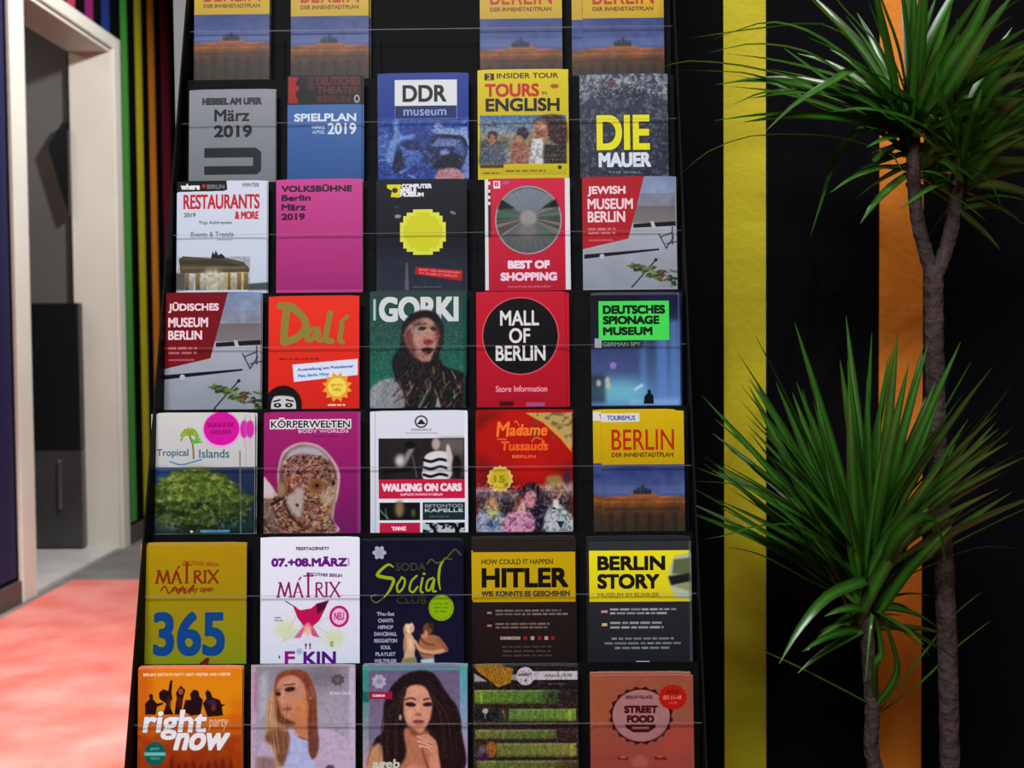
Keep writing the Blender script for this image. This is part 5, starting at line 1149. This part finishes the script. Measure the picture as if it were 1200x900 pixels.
M['trunk'] = mat('dracaena_bark', (.018, .011, .009), .85, noise=(45, (.06, .036, .028)), bump=(90, .8))
PLX, PLY = P(1085, 700, 1.66).x, 1.66
plant = empty('dracaena', (PLX, PLY, .006))
tag(plant, 'tall forked dracaena with long narrow green leaves standing before the orange stripe', 'plant')
O = plant.location
def leaf(pts, w, tw=0.0, n=13):
    """narrow channelled leaf through pts (world), widest a third of the way, pointed"""
    c = spline(pts, n); verts = []; faces = []; uvs = []
    ov = (c[-1] - c[0]).normalized(); sp_ = ov.cross(Vector((0, 0, 1)) if abs(ov.z) < .9 else Vector((0, -1, .3))).normalized()
    for i, p in enumerate(c):
        t = i / (n - 1); d = (c[min(i + 1, n - 1)] - c[max(i - 1, 0)]).normalized()
        s = (sp_ - d * sp_.dot(d)).normalized(); sp_ = s; nn = s.cross(d).normalized()
        a = tw * (1 - .4 * t); s2 = s * math.cos(a) + nn * math.sin(a); n2 = nn * math.cos(a) - s * math.sin(a)
        ww = w * (.62 + .38 * math.sin(min(1, t * 2.6) * math.pi / 2)) * (1 - t ** 3.0) * (1 - .25 * t) / 2 + .0003
        q = p - O
        verts += [q - s2 * ww + n2 * ww * .35, q, q + s2 * ww + n2 * ww * .35]
        uvs += [0, .5, 1]
    for i in range(n - 1):
        for k in (0, 1): faces.append((i * 3 + k, i * 3 + k + 1, i * 3 + k + 4, i * 3 + k + 3))
    me = bpy.data.meshes.new('leaf'); me.from_pydata([tuple(v) for v in verts], [], faces)
    ul = me.uv_layers.new(name='UVMap')
    for l in me.loops: ul.data[l.index].uv = (uvs[l.vertex_index], 0)
    me.shade_smooth()
    return link('leaf', me, M['leaf'], plant)
def trunk(name, pts, r0, r1, n=24, seed=1):
    c = spline([p - O for p in pts], n)
    rads = [r0 + (r1 - r0) * i / (n - 1) + (.0009 if i % 2 else 0) for i in range(n)]
    return link(name, tube_mesh(name, c, rads, 14, .05, seed), M['trunk'], plant)
D = PLY
trunk('trunk', [Vector((P(1113, 900, D).x, D, .33)), P(1113, 900, D), P(1108, 700, D), P(1100, 560, D), P(1095, 420, D), P(1094, 312, D)], .0125, .0118, 50)
trunk('branch', [P(1096, 330, D), P(1086, 300, D + .003), P(1074, 250, D + .005), P(1070, 180, D), P(1072, 130, D)], .0095, .0075, 24, 2)
trunk('branch', [P(1094, 325, D), P(1104, 306, D), P(1116, 262, D + .01), P(1122, 205, D + .02), P(1128, 150, D + .03)], .0095, .0075, 24, 3)
trunk('trunk', [Vector((P(1020, 900, D).x + .06, D - .02, .33)), P(1026, 900, D - .02), P(1022, 830, D - .02), P(1016, 740, D - .02), P(1012, 660, D - .02)], .0095, .0085, 36, 4)
# leaves that can be followed one by one in the photograph: (pixel, pixel, depth offset) points, width
def pl(w, tw, *pp): leaf([P(x, y, D + d) for x, y, d in pp], w, tw)
LW = .0135
pl(LW, .5, (1062, 156, 0), (1020, 120, -.05), (981, 106, -.1), (930, 92, -.12), (870, 78, -.14), (808, 72, -.15), (772, 80, -.16))
pl(LW, .3, (1058, 150, 0), (1013, 131, -.04), (934, 105, -.08), (880, 88, -.1), (845, 84, -.12), (782, 82, -.15))
pl(.016, .9, (1052, 130, 0), (1018, 92, -.06), (985, 62, -.1), (943, 36, -.12), (897, 27, -.12), (836, 46, -.13))
pl(.014, .4, (1056, 120, 0), (1020, 70, .05), (967, 30, .08), (897, 33, .1), (830, 42, .1), (806, 45, .1))
pl(.015, .7, (1060, 165, 0), (1018, 118, -.04), (982, 84, -.07), (940, 60, -.08), (884, 52, -.09), (830, 62, -.1))
pl(.012, 1.2, (1060, 180, 0), (1013, 124, -.05), (967, 93, -.08), (925, 62, -.1), (918, 56, -.1))
pl(.017, .6, (1065, 175, 0), (1040, 118, -.06), (1004, 84, -.1), (976, 96, -.14), (934, 121, -.16), (897, 154, -.17))
pl(.010, .2, (1060, 185, 0), (1020, 172, -.03), (985, 162, -.05), (943, 158, -.06), (880, 160, -.07), (830, 178, -.08), (798, 204, -.09))
pl(.013, .8, (1058, 160, .02), (1020, 150, .02), (995, 163, .02), (975, 200, .02), (962, 240, .02), (950, 276, .02))
pl(.013, .9, (1058, 150, 0), (1020, 135, .03), (960, 110, .06), (900, 108, .08), (856, 124, .1))
pl(.012, .9, (1058, 160, 0), (1010, 140, .05), (960, 125, .08), (910, 100, .1), (860, 88, .1))
pl(.012, .5, (1050, 170, 0), (1022, 190, -.03), (1040, 175, -.03), (1058, 200, -.04))
pl(.015, .9, (1058, 140, 0), (1032, 61, -.06), (1013, 37, -.08), (985, 6, -.1), (960, -30, -.12))
pl(.021, 1.3, (1064, 124, 0), (1052, 60, -.05), (1035, 10, -.08), (1016, -40, -.1))
pl(.020, 1.3, (1066, 130, 0), (1064, 70, -.05), (1058, 10, -.08), (1052, -60, -.1))
pl(.019, 1.3, (1072, 128, 0), (1078, 60, -.05), (1082, 0, -.08), (1090, -60, -.1))
pl(.021, 1.2, (1082, 140, 0), (1108, 80, -.07), (1136, 40, -.1), (1160, -10, -.12), (1176, -60, -.12))
pl(.022, 1.1, (1084, 146, 0), (1120, 90, -.08), (1152, 40, -.12), (1190, -10, -.14))
pl(.018, 1.2, (1076, 138, .02), (1092, 80, .04), (1108, 30, .06), (1124, -40, .08))
pl(.018, 1.0, (1126, 160, .02), (1150, 110, -.04), (1180, 70, -.08), (1216, 40, -.1))
pl(.017, .7, (1128, 170, .02), (1150, 130, -.06), (1172, 100, -.1), (1204, 88, -.12), (1240, 96, -.14))
pl(.017, .7, (1130, 180, .02), (1160, 150, -.04), (1195, 118, -.08), (1240, 100, -.1))
pl(.015, .5, (1128, 196, .02), (1152, 178, -.04), (1180, 160, -.06), (1230, 140, -.08))
pl(.013, .4, (1130, 205, .02), (1150, 190, -.05), (1180, 172, -.08), (1226, 148, -.1))
pl(.013, .2, (1130, 205, .02), (1160, 185, .02), (1196, 160, .04), (1240, 150, .06))
pl(.017, 1.3, (1124, 176, .02), (1118, 130, -.04), (1130, 80, -.07), (1150, 30, -.1))
pl(.015, 1.2, (1120, 190, .02), (1112, 150, -.05), (1098, 100, -.07), (1100, 50, -.09))
pl(.014, .8, (1124, 200, .02), (1140, 200, -.03), (1160, 215, -.05), (1176, 250, -.06))
# lower crown
pl(.017, .9, (1016, 680, -.02), (1004, 684, -.1), (969, 700, -.16), (938, 735, -.18), (913, 778, -.19))
pl(.02, .9, (1030, 690, -.02), (1044, 640, -.1), (1070, 612, -.14), (1092, 610, -.16), (1105, 645, -.17), (1105, 703, -.17))
pl(.012, .5, (1016, 690, -.02), (960, 640, -.08), (897, 594, -.1), (852, 558, -.12), (816, 524, -.13))
pl(.009, .3, (1010, 690, -.02), (963, 650, -.06), (900, 580, -.08), (852, 567, -.08), (808, 564, -.09))
pl(.010, .3, (1010, 690, -.02), (975, 645, -.1), (941, 618, -.12), (891, 617, -.13), (850, 628, -.13), (824, 632, -.14))
pl(.009, .3, (1012, 700, -.02), (963, 688, -.05), (902, 656, -.06), (872, 645, -.06), (850, 642, -.07))
pl(.008, .3, (1020, 826, -.02), (980, 805, -.04), (935, 782, -.06), (905, 768, -.06), (872, 752, -.06))
pl(.008, .3, (1030, 690, -.02), (1080, 668, -.05), (1120, 650, -.06), (1158, 641, -.06), (1200, 644, -.06))
pl(.012, .8, (1024, 826, -.02), (1024, 780, -.07), (1032, 764, -.08), (1022, 720, -.1), (1014, 800, -.12))
pl(.010, .9, (1024, 830, -.02), (1050, 790, -.06), (1044, 750, -.08), (1036, 730, -.09))
pl(.008, .3, (1026, 840, -.02), (1080, 800, .02), (1120, 760, .03), (1160, 728, .04))
pl(.008, .3, (1026, 840, -.02), (1080, 770, .02), (1120, 720, .03), (1150, 694, .04))
# the rest of both crowns
rnd = random.Random(11)
def burst(cx, cy, d0, n, a0, a1, l0, l1, w0, w1, drop, jit=10, spread=.16):
    for i in range(n):
        a = R(a0 + (a1 - a0) * (i + rnd.random()) / n); L = rnd.uniform(l0, l1)
        bx, by = cx + rnd.uniform(-jit, jit), cy + rnd.uniform(-jit * 2, jit * 3)
        dd = rnd.uniform(-spread, spread * .75)
        dr_ = drop * rnd.uniform(.5, 1.3) * abs(math.cos(a))
        ux_, uy_ = math.cos(a), -math.sin(a)
        pts = [(bx, by, d0), (bx + ux_ * L * .35, by + uy_ * L * .38, d0 + dd * .45), (bx + ux_ * L * .7, by + uy_ * L * .68 + dr_ * .25 * L, d0 + dd * .85), (bx + ux_ * L, by + uy_ * L * .92 + dr_ * L * .7, d0 + dd)]
        leaf([P(x, y, D + d) for x, y, d in pts], rnd.uniform(w0, w1), rnd.uniform(.3, 1.4))
burst(1066, 150, 0, 44, 10, 172, 150, 260, .013, .019, .25)
burst(1068, 178, .02, 9, 150, 225, 50, 110, .010, .014, .4)
burst(1070, 190, .03, 12, -40, 60, 50, 110, .010, .014, .4)
burst(1128, 190, .03, 34, -5, 150, 110, 190, .012, .018, .3)
burst(1126, 215, .03, 14, -50, 230, 40, 90, .010, .013, .4)
burst(1014, 690, -.02, 42, 54, 126, 250, 340, .014, .019, .0, 14, .14)
burst(1014, 680, -.02, 26, 30, 62, 200, 300, .012, .017, .05, 14)
burst(1014, 680, -.02, 28, 118, 150, 190, 290, .012, .017, .05, 14)
burst(1014, 690, -.02, 22, 40, 140, 120, 210, .012, .018, .1, 16)
burst(1016, 712, -.02, 7, 150, 215, 50, 120, .010, .013, .4)
burst(1018, 712, -.02, 10, -35, 30, 50, 120, .010, .013, .4)
# planter and soil
abs_box('planter', PLX - .17, PLX + .13, D - .15, D + .15, .006, .34, M['pot'], plant, .012)
abs_box('soil', PLX - .155, PLX + .115, D - .135, D + .135, .3401, .346, M['soil'], plant)
# track lamps that carry the light, on the ceiling above and behind the frame
def lamp(loc, tgt, lab):
    e = empty('track_lamp', (loc[0], loc[1], CEIL)); tag(e, lab, 'lamp', 'ceiling track lamps')
    d = (Vector(tgt) - Vector(loc)).normalized(); q = d.to_track_quat('-Z', 'Y')
    st = link('stem', tube_mesh('stem', [Vector((0, 0, -.001)), Vector((0, 0, loc[2] - CEIL + .12))], [.008, .008], 10), M['lamp_black'], e)
    c = tube_mesh('lamp_head', [Vector(loc) - e.location - d * .14, Vector(loc) - e.location - d * .025], [.04, .05], 20)
    link('lamp_head', c, M['lamp_black'], e)
for n_, t_, lb in (('track_spot_light', (.5, 1.9, .9), 'black ceiling lamp aimed at the dracaena'), ('carpet_spot_light', (-1.45, 3.35, 0), 'black ceiling lamp aimed at the red carpet'), ('doorway_spot_light', (-1.9, 5.3, 1.1), 'black ceiling lamp aimed at the doorway')):
    lamp(tuple(bpy.data.objects[n_].location), t_, lb)
